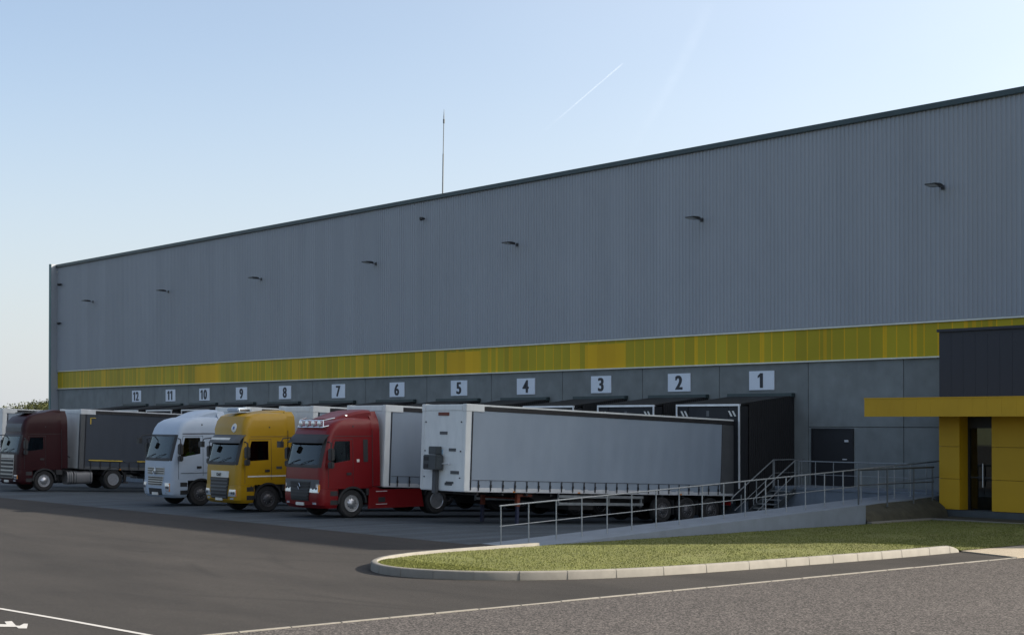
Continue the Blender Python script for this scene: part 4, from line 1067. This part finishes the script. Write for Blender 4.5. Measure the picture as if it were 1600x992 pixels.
    MB().rings([[(rr_ * math.cos(t), P['wb'] - .25 + rr_ * math.sin(t), z) for t in [k * math.pi / 10 for k in range(20)]] for rr_, z in ((.45, 1.0), (.48, 1.03), (.46, 1.07))]).build('fifth_wheel', M['chassis'], r)
    MB().pipe([(.5, 1.0, 1.15), (.52, 1.05, 1.7), (.4, 1.3, 1.9), (.3, 1.7, 1.6)], .025).pipe([(-.3, 1.0, 1.15), (-.3, 1.1, 1.8), (-.2, 1.4, 1.9), (-.1, 1.7, 1.6)], .025).build('air_hoses', M['blackplastic'], r)
    # clearance marks on the roof edge
    for s_ in (1, -1):
        z = zt + .42; C_.spatch(s_, .05, .10, z - .03, z + .03, .012, .02).build('marker_lamp', M['blackplastic'], r)
    return r, C_, low, yfr

TY = 30.9
side = 1.25
top_high = [(.35, .42, .06), (.62, .56, .10), (.85, .78, .18), (.98, 1.05, .27), (1.04, 1.4, .40)]
red, Cr, Lr, yr_ = tractor('truck_tractor', -(48.67), TY + .4, 'red truck tractor with black sun visor and roof lamp bar, coupled at dock 2', dict(
    paint='red', rim='rim_silver', ws=(1.86, 2.83), roof=3.95, rake=.26, wb=3.75, skirt=True, win_end=-.08,
    top=[(.30, .40, .05), (.50, .55, .08), (.63, .80, .13), (.71, 1.1, .22), (.75, 1.5, .36)],
    deflector=dict(y0=-.45, h=.27, w=1.0), bumper='red',
    grille=[dict(x=1.12, z=(1.06, 1.38), m='greyplastic', out=.018, taper=.02), dict(x=.66, z=(.62, 1.30), m='blackplastic', out=.035, bars=6, bm='chassis', bh=.022, taper=.10)],
    lamp=(.62, 1.13, .92, 1.22), lamp_skew=.0, emblem='diamond', emblem_z=1.12, visor=dict(m='blackplastic'), curtain=None, fairing='red', arch='blackplastic'))
yel, Cy, Ly, yy_f = tractor('truck_tractor', -(53.57), TY - .15, 'yellow truck tractor with white side stripe and dark grille, parked at dock 3', dict(
    paint='yellow', rim='rim_dark', ws=(1.86, 2.78), roof=3.9, rake=.24, wb=3.6, win_end=.02, sill=.04,
    top=[(.35, .27, .04), (.65, .36, .07), (.84, .50, .11), (.93, .74, .18), (.98, 1.15, .32)],
    deflector=dict(y0=-.2, h=.09, w=.95), bumper='yellow',
    grille=[dict(x=.68, z=(1.32, 1.56), m='plate', out=.02, taper=.03), dict(x=.70, z=(.52, 1.31), m='blackplastic', out=.03, bars=6, bm='greyplastic', bh=.028, taper=.10), dict(x=1.05, z=(.38, .47), m='yellow', out=.02)],
    lamp=(.78, 1.15, .62, .88), lamp_skew=-.12, emblem='DAF', emblem_z=1.43, visor=dict(m='greyplastic', stripe=True), curtain=None, fairing='yellow', arch='blackplastic'))
whi, Cw, Lw, yw_f = tractor('truck_tractor', -(59.06), TY - .05, 'white truck tractor with a driver in hi-vis behind its side window, at dock 4', dict(
    paint='white', rim='rim_dark', ws=(1.90, 2.86), roof=3.85, rake=.27, wb=3.6, win_end=-.02, sill=.14,
    top=[(.28, .38, .05), (.48, .52, .08), (.62, .76, .13), (.71, 1.08, .22), (.75, 1.5, .36)],
    deflector=dict(y0=-.25, h=.28, w=.95), bumper='white',
    grille=[dict(x=.72, z=(1.28, 1.56), m='silvergrille', out=.015, bars=3, bm='blackplastic', bh=.014), dict(x=.66, z=(.84, 1.20), m='silvergrille', out=.02, bars=4, bm='blackplastic', bh=.02, taper=.08), dict(x=.55, z=(.46, .72), m='blackplastic', out=.02)],
    lamp=(.80, 1.12, .60, .95), lamp_skew=.08, emblem='star', emblem_z=1.42, curtain=None, fairing='white', arch='blackplastic'))
mar, Cm, Lm, ym_f = tractor('truck_tractor', -(75.63), TY + .3, 'dark maroon truck tractor with pale grille and silver fuel tanks, at dock 7', dict(
    paint='maroon', rim='rim_silver', ws=(1.88, 2.72), roof=3.95, rake=.20, wb=3.6, win_end=-.05, sill=.10, bright_tank=True, tanks=((1.2, 1.5), (1.56, 2.5)),
    top=[(.40, .26, .05), (.72, .36, .08), (.92, .56, .15), (1.05, .9, .24), (1.14, 1.35, .36)],
    deflector=dict(y0=-.1, h=.12, w=.95), bumper='maroon',
    grille=[dict(x=.80, z=(1.62, 1.80), m='silvergrille', out=.014), dict(x=.82, z=(.66, 1.58), m='silvergrille', out=.02, bars=5, bm='blackplastic', bh=.055, taper=.06)],
    lamp=(.88, 1.15, .62, .82), lamp_skew=.0, emblem=None, curtain=None, fairing='maroon', arch='blackplastic'))

# extras on the red cab: roof lamp bar, side slot window, stickers
lb = MB(); zr = 3.30; yb_ = Cr.yfront(0, zr) - .12
lb.pipe([(1.02, yb_ + 1.15, zr + .20), (1.0, yb_ + .35, zr + .02), (.85, yb_ - .02, zr - .08), (-.85, yb_ - .02, zr - .08), (-1.0, yb_ + .35, zr + .02), (-1.02, yb_ + 1.15, zr + .20)], .03)
lb.pipe([(.95, yb_ + .4, zr + .25), (.8, yb_ + .02, zr + .16), (-.8, yb_ + .02, zr + .16), (-.95, yb_ + .4, zr + .25)], .022)
for s_ in (1, -1):
    lb.tube((s_ * .82, yb_, zr - .08), (s_ * .8, yb_ + .02, zr + .16), .02).tube((s_ * .99, yb_ + .45, zr + .03), (s_ * .93, yb_ + .7, zr - .12), .02)
bar = lb.build('lamp_bar', M['chrome'], red, smooth=40)
for k in range(4):
    x = -.62 + k * .41; y = yb_ - .05
    MB().rings([[(x + r_ * math.cos(t), y + dy, zr + .05 + r_ * math.sin(t)) for t in [q_ * math.pi / 8 for q_ in range(16)]] for r_, dy in ((.04, .10), (.09, .06), (.11, 0), (.10, -.02), (.05, -.03))]).build('roof_spotlight', M['lampglass'], bar)
for s_ in (1, -1):
    Cr.spatch(s_, .48, .68, 1.98, 2.78, .010, .02).build('slot_window', M['blackplastic'], red)
    Cr.spatch(s_, .20, .31, 1.98, 2.08, .006, .012).build('sticker', M['plate'], red)
MB().pipe([(.78, -.02, 3.62), (.78, .6, 3.60)], .05).build('air_horn', M['chrome'], red)
# yellow: stripe, round badge, roof air unit
Cy.spatch(1, -.88, .86, 1.335, 1.385, .006, .012).build('side_stripe', M['plate'], yel)
Cy.spatch(-1, -.88, .86, 1.335, 1.385, .006, .012).build('side_stripe', M['plate'], yel)
bz = 3.18; g_ = []
for i in range(7):
    z = bz - .17 + .34 * i / 6; hwid = .17 * math.sqrt(max(.02, 1 - ((z - bz) / .17) ** 2)); g_.append([Vector((.52 + hwid * (-1 + j / 3), Cy.yfront(.52 + hwid * (-1 + j / 3), z) - .012, z)) for j in range(7)])
bd = MB().slab(g_, Vector((0, .02, 0))).build('round_badge', M['plate'], yel)
MB().slab([[p + Vector((0, -.006, 0)) for p in row[2:5]] for row in g_[2:5]], Vector((0, .004, 0))).build('badge_mark', M['badge'], bd)
B(-.45, .45, -.85, -.25, 3.78, 3.93).build('roof_air_unit', M['white'], yel, bevel=.04)
MB().box(.36, .452, -.78, -.35, 3.82, 3.89).build('air_unit_vent', M['blackplastic'], yel)
Cy.spatch(1, .35, .60, 1.62, 1.72, .004, .01).build('side_lettering', M['dsteel'], yel)
for k in range(4): MB().prism([(-.78 + k * .13, 1.0), (-.70 + k * .13, 1.0), (-.74 + k * .13, .955)], 1.243, 1.252, 'x').build('arrow_sticker', M['blackplastic'], yel)
# white: dark gutter line, lower side vent
Cw.spatch(1, -.80, .88, 2.90, 2.935, .006, .02).build('gutter_line', M['blackplastic'], whi)
Cw.spatch(-1, -.80, .88, 2.90, 2.935, .006, .02).build('gutter_line', M['blackplastic'], whi)
MB().pipe([(1.248, -.9, 1.34), (1.249, .88, 1.34)], .008, 4).build('body_seam', M['blackplastic'], whi)
# maroon: dark front roof panel
Cm.fpatch(-.95, .95, 2.92, 3.30, .008, .02).build('roof_sign', M['greyplastic'], mar, smooth=50)
B(-.6, .6, -.75, -.1, 3.80, 3.86).build('roof_hatch', M['greyplastic'], mar, bevel=.02)

# ------------------------------------------------------------------ driver in the white truck
def driver(loc):
    r = empty('person', loc); tag(r, 'seated driver in a bright green hi-vis vest at the wheel of the white truck', 'person')
    V = [(0, 0, .12), (0, .02, .38), (0, .01, .56), (0, -.02, .64), (0, -.03, .72), (0, -.04, .82),
         (.19, .0, .54), (.26, -.14, .34), (.20, -.36, .36), (.17, -.44, .40), (-.19, .0, .54), (-.26, -.14, .34), (-.20, -.36, .36), (-.17, -.44, .40),
         (.1, -.1, .08), (.12, -.48, .12), (.12, -.52, -.28), (-.1, -.1, .08), (-.12, -.48, .12), (-.12, -.52, -.28)]
    E_ = [(0, 1), (1, 2), (2, 3), (3, 4), (4, 5), (2, 6), (6, 7), (7, 8), (8, 9), (2, 10), (10, 11), (11, 12), (12, 13), (0, 14), (14, 15), (15, 16), (0, 17), (17, 18), (18, 19)]
    Rr = [.15, .16, .13, .055, .085, .08, .075, .05, .036, .04, .075, .05, .036, .04, .1, .08, .05, .1, .08, .05]
    me = bpy.data.meshes.new('body'); me.from_pydata(V, E_, [])
    o = bpy.data.objects.new('body', me); COL.objects.link(o)
    m = o.modifiers.new('s', 'SKIN'); 
    for i, sv in enumerate(me.skin_vertices[0].data): sv.radius = (Rr[i], Rr[i] * .85); sv.use_root = (i == 0)
    o.modifiers.new('u', 'SUBSURF').levels = 2
    bpy.context.view_layer.update()
    m2 = bpy.data.meshes.new_from_object(o.evaluated_get(bpy.context.evaluated_depsgraph_get()))
    o.modifiers.clear(); o.data = m2; m2.materials.clear(); m2.materials.append(M['skin']); m2.polygons.foreach_set('use_smooth', [True] * len(m2.polygons)); o.parent = r
    # vest, hair, face
    rr = []
    for z, a, b_ in ((.08, .19, .16), (.2, .20, .165), (.38, .205, .165), (.52, .215, .14), (.60, .16, .10), (.64, .08, .08)):
        rr.append([(a * math.cos(t), .01 + b_ * math.sin(t), z) for t in [k * math.pi / 10 for k in range(20)]])
    MB().rings(rr).build('vest', M['hivis'], r, smooth=60)
    for s_ in (1, -1): MB().tube((s_ * .15, 0, .56), (s_ * .25, -.12, .37), .085, 12, .062).build('sleeve', M['hivis'], r, smooth=60)
    hr = [[(a * math.cos(t), -.03 + a * 1.1 * math.sin(t) + .015, z) for t in [k * math.pi / 8 for k in range(16)]] for z, a in ((.80, .088), (.86, .085), (.90, .06), (.92, .02))]
    MB().rings(hr).build('hair', M['hair'], r, smooth=60)
    MB().tube((0, -.11, .78), (0, -.145, .755), .012, 8, .016).build('nose', M['skin'], r)
    return r
driver((-(59.06) + .62, TY - .05 - .12, 1.56))

# ------------------------------------------------------------------ trailers
def trailer(X, label, tarp, front_y=32.05, length=13.6, orange_legs=False, tape=False, straps=23, refl_panel=False, detail=True):
    """local origin: rear end on the ground; the front points to -Y"""
    yr = front_y + length
    ang = math.atan(.037)
    r = empty('curtainsider_trailer', (X, yr, slope(yr) + .02), (-R(2.35), 0, 0)); tag(r, label, 'trailer', 'trailers backed up to the loading docks')
    L_ = length; W2 = 1.26; zf, zt = 1.10, 4.0
    tm = M[tarp]
    # floor frame, roof and pillars
    B(-W2 + .01, W2 - .01, -L_ + .02, -.02, zf - .06, zf + .10).build('floor_frame', M['alu'] if tarp != 'greytarp' else M['greyplastic'], r, bevel=.008)
    B(-W2 + .03, W2 - .03, -L_ + .02, -.02, zt - .04, zt).build('roof', M['bulk'], r, bevel=.008)
    for s_ in (1, -1):
        # curtain, slightly wavy
        g = []
        for i in range(9):
            z = zf + .06 + (zt - .17 - zf - .06) * i / 8
            g.append([Vector((s_ * (W2 - .012 + .010 * math.sin(j * 1.35 + i * .2) * math.sin(i / 8 * math.pi) + .012 * mn.noise(Vector((j * .3, z * .8, X)))), -.85 - (L_ - .85 - .24) * j / 90, z)) for j in range(91)])
        MB().slab(g, Vector((-s_ * .012, 0, 0))).build('curtain', tm, r, smooth=60)
        B(*(sorted((s_ * (W2 - .06), s_ * (W2 + .012)))), -L_ + .75, -.02, zt - .20, zt - .05).build('curtain_track', M['chassis'], r, bevel=.01)
        B(*(sorted((s_ * (W2 - .05), s_ * (W2 + .018)))), -L_ + .1, -.02, zt - .049, zt + .012).build('roof_rail', M['bulk'] if tarp != 'greytarp' else M['alu'], r, bevel=.01)
        # front corner pillar and header block
        B(*(sorted((s_ * (W2 - .16), s_ * (W2 + .012)))), -L_, -L_ + .24, zf - .04, zt - .22).build('corner_pillar', M['bulk'] if tarp != 'greytarp' else M['greyplastic'], r, bevel=.015)
        B(*(sorted((s_ * (W2 - .20), s_ * (W2 + .02)))), -L_ - .01, -L_ + .78, zt - .235, zt + .016).build('header_corner', M['bulk'] if tarp != 'greytarp' else M['alu'], r, bevel=.015)
        MB().tube((s_ * (W2 + .004), -L_ + .285, zf), (s_ * (W2 + .004), -L_ + .285, zt - .24), .022).build('curtain_roller', M['chassis'], r)
        # rear side panel
        B(*(sorted((s_ * (W2 - .06), s_ * (W2 + .006)))), -.84, -.02, zf + .02, zt - .2).build('rear_side_panel', M['greyplastic'], r, bevel=.02)
        # straps
        if detail or s_ > 0:
            for k in range(straps):
                y = -L_ + .62 + k * (L_ - 1.6) / (straps - 1)
                MB().slab([[Vector((s_ * (W2 + .012), y + dy, z)) for dy in (-.022, .022)] for z in (zf - .02, zf + .16, zf + .34)], Vector((s_ * .006, 0, 0))).box(*sorted((s_ * (W2 + .010), s_ * (W2 + .035))), y - .03, y + .03, zf + .10, zf + .20).build('buckle_strap', M['chassis'], r, smooth=0)
        MB().pipe([(s_ * (W2 + .006), -L_ + .35, zf + .345), (s_ * (W2 + .006), -.9, zf + .345)], .007, 4).build('hem_line', M['chassis'], r)
        # side guards, lamps
        B(*(sorted((s_ * 1.18, s_ * 1.21))), -L_ + 4.3, -4.9, .62, .72).build('side_guard', M['steel'], r, bevel=.006)
        B(*(sorted((s_ * 1.18, s_ * 1.21))), -L_ + 4.3, -4.9, .88, .98).build('side_guard', M['steel'], r, bevel=.006)
        for yy in (-L_ + 4.32, -6.6, -4.98): B(*(sorted((s_ * 1.12, s_ * 1.178))), yy - .03, yy + .03, .60, 1.03).build('guard_post', M['steel'], r)
        for yy in (-L_ + 2.2, -L_ + 5.2, -6.0, -3.0): B(*(sorted((s_ * 1.25, s_ * 1.272))), yy - .05, yy + .05, zf - .05, zf - .01).build('marker_lamp', M['amber'], r)
        if tape:
            for ya, yb in ((-L_ + .5, -L_ + 2.3), (-L_ + 3.1, -L_ + 7.2), (-L_ + 8.2, -L_ + 11.9)):
                B(*(sorted((s_ * (W2 + .012), s_ * (W2 + .018)))), ya, yb, zf + .37, zf + .42).build('reflective_tape', M['reflect'], r)
            for dy_, dz_, ly_, lz_ in ((.5, .42, .30, .05), (.5, .72, .05, .30)): B(*(sorted((s_ * (W2 + .012), s_ * (W2 + .018)))), -L_ + dy_, -L_ + dy_ + ly_, zt - dz_, zt - dz_ + lz_ - .02).build('tape_corner', M['reflect'], r)
        for k, yy in enumerate((-3.9, -2.6, -1.3)):
            wheel(r, s_ * 1.23, yy, .48, M['rim_dark'], s_)
            B(*(sorted((s_ * .93, s_ * 1.24))), yy + .55, yy + .565, .3, .85).build('mudflap', M['tyre'], r)
    # bulkhead and header
    B(-W2 + .16, W2 - .16, -L_ + .01, -L_ + .06, zf - .02, zt - .22).build('bulkhead', M['bulk'], r, bevel=.006)
    B(-W2 + .20, W2 - .20, -L_ - .008, -L_ + .1, zt - .22, zt - .01).build('header', M['bulk'], r, bevel=.02)
    # rear doors and bar
    for s_ in (1, -1):
        d_ = B(*(sorted((s_ * .01, s_ * (W2 - .06)))), -.06, -.0, zf + .05, zt - .1).build('rear_door', M['bulk'], r, bevel=.01)
        for xx in (.35, .85): MB().tube((s_ * xx, .03, zf + .05), (s_ * xx, .03, zt - .12), .018).build('lock_rod', M['steel'], d_)
    B(-1.2, 1.2, -.25, -.15, .5, .66).build('bumper_bar', M['chassis'], r, bevel=.01)
    for s_ in (1, -1): B(*(sorted((s_ * .7, s_ * 1.15))), -.15, -.12, .68, .80).build('tail_lamp', M['redlens'], r)
    # chassis
    c_ = MB()
    for s_ in (1, -1): c_.prism([(-L_ + .2, .98), (-L_ + 3.3, .98), (-L_ + 3.8, .72), (-.3, .72), (-.3, 1.04), (-L_ + .2, 1.04)], s_ * .45, s_ * .53, 'x')
    for k in range(12): c_.box(-1.2, 1.2, -L_ + .6 + k * 1.1, -L_ + .68 + k * 1.1, .93, 1.035)
    for yy in (-3.9, -2.6, -1.3): c_.box(-1.0, 1.0, yy - .07, yy + .07, .42, .56)
    c_.build('chassis', M['chassis'], r, smooth=0)
    MB().box(-.9, .9, -5.3, -5.0, .5, .68).tube((-.85, -4.7, .62), (.85, -4.7, .62), .12).build('air_tank', M['chassis'], r)
    B(-.95, .95, -L_ + 5.0, -L_ + 6.2, .45, .85).build('pallet_box', M['chassis'], r, bevel=.02)
    lm = M['orange'] if orange_legs else M['chassis']; fm_ = M['bluep'] if orange_legs else M['chassis']
    for s_ in (1, -1):
        zleg = -.16 if orange_legs else .38
        lg = B(s_ * .98 - .07, s_ * .98 + .07, -L_ + 2.52, -L_ + 2.66, .55, 1.0).build('landing_leg', lm, r, bevel=.008)
        B(s_ * .98 - .05, s_ * .98 + .05, -L_ + 2.54, -L_ + 2.64, zleg + .06, .55).build('leg_tube', fm_, lg)
        B(s_ * .98 - .14, s_ * .98 + .14, -L_ + 2.46, -L_ + 2.72, zleg, zleg + .07).build('leg_foot', fm_, lg, bevel=.01)
    MB().tube((-.95, -L_ + 2.59, .82), (.95, -L_ + 2.59, .82), .03).box(.92, 1.04, -L_ + 2.62, -L_ + 3.2, .9, .99).build('leg_brace', lm, r)
    return r, L_, zf, zt
w1, L_, zf, zt = trailer(DX[0] + .12, 'white curtainsider trailer standing without a truck on orange legs at dock 1', 'whitetarp', front_y=32.5, length=13.35, orange_legs=True)
# fittings on the front of the free trailer
yF = -L_ - .012
lab = MB().box(-.30, .30, yF - .004, yF + .02, 3.62, 3.73).build('marker_plate', M['orange'], w1)
for k, (x, z, w_, h) in enumerate(((.02, 3.02, .42, .10), (.55, 2.45, .38, .10), (.72, 1.68, .46, .11), (.45, 1.33, .42, .08), (.38, .0, .4, .09))):
    if z == 0: z = 1.28
    MB().box(x - w_ / 2, x + w_ / 2, yF + .002, yF + .022, z - h / 2, z + h / 2).build('label_strip', M['greyplastic'], w1)
MB().box(-.22, .02, yF + .003, yF + .022, 2.28, 2.46).build('blue_sticker', mat('pale_blue_sticker', (.35, .5, .62), .5), w1)
box = MB().box(-.66, .10, yF - .34, yF - .005, 1.75, 2.26).build('coupling_box', M['dsteel'], w1, bevel=.03)
MB().box(-.46, -.02, yF - .26, yF - .005, 2.27, 2.55).build('box_cap', M['dsteel'], box, bevel=.02)
MB().box(-.56, -.34, yF - .36, yF - .341, 2.06, 2.2).box(-.56, -.34, yF - .36, yF - .341, 1.82, 1.94).build('coupling_socket', M['blackplastic'], box)
MB().box(-.36, -.16, yF - .14, yF - .006, .95, 1.745).build('hose_channel', M['greyplastic'], box, bevel=.01)
MB().pipe([(.12, yF - .08, 1.96), (.5, yF - .08, 1.97)], .02).build('hose_bracket', M['alu'], box)
for sx in (-1, 1):
    for z in (1.5, 2.4, 3.4): MB().tube((sx * 1.02, yF + .02, z), (sx * 1.02, yF - .012, z), .022, 8).build('bolt', M['chassis'], w1)

trailer(DX[1], 'white curtainsider trailer coupled behind the red truck at dock 2', 'whitetarp', front_y=32.55, length=13.3)
trailer(DX[2], 'white curtainsider trailer coupled behind the yellow truck at dock 3', 'whitetarp', front_y=32.6, length=13.25)
trailer(DX[3], 'white curtainsider trailer coupled behind the white truck at dock 4', 'whitetarp', front_y=32.7, length=13.15)
trailer(DX[6], 'dark grey curtainsider trailer with yellow reflective tape behind the maroon truck', 'greytarp', front_y=32.9, length=12.95, tape=True)
trailer(DX[7] , 'grey curtainsider trailer at the far left edge beyond the maroon truck, at dock 8', 'whitetarp', front_y=31.2)

# ------------------------------------------------------------------ trees beyond the yard
def tree(x, y, h, w_, lab, seed):
    rnd = random.Random(seed)
    t = empty('tree', (x, y, -1.4)); tag(t, lab, 'tree', 'trees on the horizon past the warehouse')
    tr = MB()
    H = h + 1.4
    tr.rings([[(r_ * math.cos(a) + ox_, r_ * math.sin(a), z) for a in [k * math.pi / 4 for k in range(8)]] for r_, z, ox_ in ((.32, 0, 0), (.24, H * .2, .1), (.18, H * .45, .0), (.08, H * .8, .2))])
    limbs = []
    for k in range(7):
        a = rnd.uniform(0, 6.28); z = H * rnd.uniform(.25, .6); e = Vector((math.cos(a) * w_ * .4, math.sin(a) * w_ * .4, z + H * .2)); tr.tube((0, 0, z), e, .09, 6, .03); limbs.append(e)
    tr.build('trunk', M['bark'], t)
    v = []; f = []
    cl_ = [Vector((rnd.gauss(0, w_ * .26), rnd.gauss(0, w_ * .26), H * rnd.uniform(.35, .93))) for _ in range(26)] + limbs
    for c_ in cl_:
        rad = w_ * rnd.uniform(.10, .22) * (1.25 - .7 * (c_.z / H - .4))
        for _ in range(170):
            p = Vector((rnd.gauss(0, 1), rnd.gauss(0, 1), rnd.gauss(0, .8))); p = p.normalized() * rad * rnd.uniform(.55, 1.05) + c_
            s_ = rnd.uniform(.10, .20); a = Vector((rnd.uniform(-1, 1), rnd.uniform(-1, 1), rnd.uniform(-1, 1))).normalized(); b_ = a.orthogonal().normalized()
            i = len(v); v += [tuple(p - a * s_), tuple(p + b_ * s_ * .6), tuple(p + a * s_), tuple(p - b_ * s_ * .6)]; f.append((i, i + 1, i + 2, i + 3))
    me = bpy.data.meshes.new('crown'); me.from_pydata(v, [], f); me.materials.append(M['leaf']); o = bpy.data.objects.new('crown', me); COL.objects.link(o); o.parent = t
def far(px, z):
    x = (px - 800) / F_PX * z; return (CA * x - SA * z, SA * x + CA * z)
TL = ['low bushy tree at the left edge of the picture beyond the trailers', 'small round tree second from the left edge of the picture', 'scrubby low tree just left of the middle of the gap', 'broad tree in the middle of the gap beside the warehouse', 'tall pale tree second from the warehouse corner', 'tree touching the left corner of the warehouse', 'tree half hidden behind the left corner of the warehouse']
for i, (px, z, h, w_) in enumerate(((-14, 236, 4.9, 6.5), (8, 246, 5.2, 5.5), (22, 228, 4.9, 5), (37, 238, 5.5, 6.5), (52, 244, 6.0, 6.5), (66, 232, 6.1, 6), (84, 240, 6.3, 6.5))):
    x, y = far(px, z); tree(x, y, h, w_, TL[i], 40 + i)

# ------------------------------------------------------------------ vapour trails high above
def trail(name, p0, p1, w0, w1, alt, dens, lab, bend=0):
    m = bpy.data.materials.new('vapour'); m.use_nodes = True; t = m.node_tree; N = t.nodes; L = t.links; N.clear()
    o = N.new('ShaderNodeOutputMaterial'); df = N.new('ShaderNodeBsdfTranslucent'); df.inputs[0].default_value = (1, 1, 1, 1); d2 = N.new('ShaderNodeBsdfDiffuse'); d2.inputs[0].default_value = (1, 1, 1, 1)
    ad = N.new('ShaderNodeAddShader'); L.new(df.outputs[0], ad.inputs[0]); L.new(d2.outputs[0], ad.inputs[1])
    tr = N.new('ShaderNodeBsdfTransparent'); mx = N.new('ShaderNodeMixShader')
    at = N.new('ShaderNodeAttribute'); at.attribute_name = 'dens'
    nz = N.new('ShaderNodeTexNoise'); nz.inputs['Scale'].default_value = .004; nz.inputs['Detail'].default_value = 4
    g = N.new('ShaderNodeNewGeometry'); L.new(g.outputs['Position'], nz.inputs['Vector'])
    mr = N.new('ShaderNodeMapRange'); mr.inputs[1].default_value = .3; mr.inputs[2].default_value = .7; mr.inputs[3].default_value = .5; mr.inputs[4].default_value = 1.2; L.new(nz.outputs['Fac'], mr.inputs[0])
    mu = N.new('ShaderNodeMath'); mu.operation = 'MULTIPLY'; L.new(at.outputs['Fac'], mu.inputs[0]); L.new(mr.outputs[0], mu.inputs[1])
    L.new(mu.outputs[0], mx.inputs[0]); L.new(tr.outputs[0], mx.inputs[1]); L.new(ad.outputs[0], mx.inputs[2]); L.new(mx.outputs[0], o.inputs[0])
    def sky_pt(px, py):
        u = (px - 800) / F_PX; v = (HOR - py) / F_PX; z = alt / v; return Vector((CA * u * z - SA * z, SA * u * z + CA * z, alt))
    v = []; f = []; dn = []; n = 40; K = 8
    A = sky_pt(*p0); Bq = sky_pt(*p1); mid = sky_pt((p0[0] + p1[0]) / 2 + bend, (p0[1] + p1[1]) / 2)
    for i in range(n + 1):
        s_ = i / n; P_ = A * (1 - s_) ** 2 + (mid * 2 - (A + Bq) / 2) * 2 * s_ * (1 - s_) + Bq * s_ ** 2
        D_ = (Bq - A).normalized(); Nn = D_.cross(Vector((0, 0, 1))).normalized(); wd = w0 + (w1 - w0) * s_
        for k in range(K + 1):
            a = -1 + 2 * k / K; v.append(tuple(P_ + Nn * wd * a + Vector((0, 0, wd * .3 * (1 - a * a))))); dn.append(dens * (1 - a * a) * min(1, s_ * 2.0) * (1 if p1[1] < 20 or s_ < .97 else .5) * (1 if w0 < 50 else min(1, (1 - s_) * 3 + .3)))
    for i in range(n):
        for k in range(K): b_ = i * (K + 1) + k; f.append((b_, b_ + 1, b_ + K + 2, b_ + K + 1))
    me = bpy.data.meshes.new(name); me.from_pydata(v, [], f); me.materials.append(m)
    at_ = me.attributes.new('dens', 'FLOAT', 'POINT'); at_.data.foreach_set('value', dn)
    ob = bpy.data.objects.new(name, me); COL.objects.link(ob); ob.visible_shadow = True; tag(ob, lab, 'vapour trail')
trail('vapour_trail', (845, 208), (973, 98), 7, 10, 2500, .07, 'thin bright vapour trail crossing the sky above the warehouse roof')
trail('vapour_trail', (975, 250), (1105, 5), 60, 60, 2500, .012, 'broad faint vapour trail fading into the sky at the right', 8)
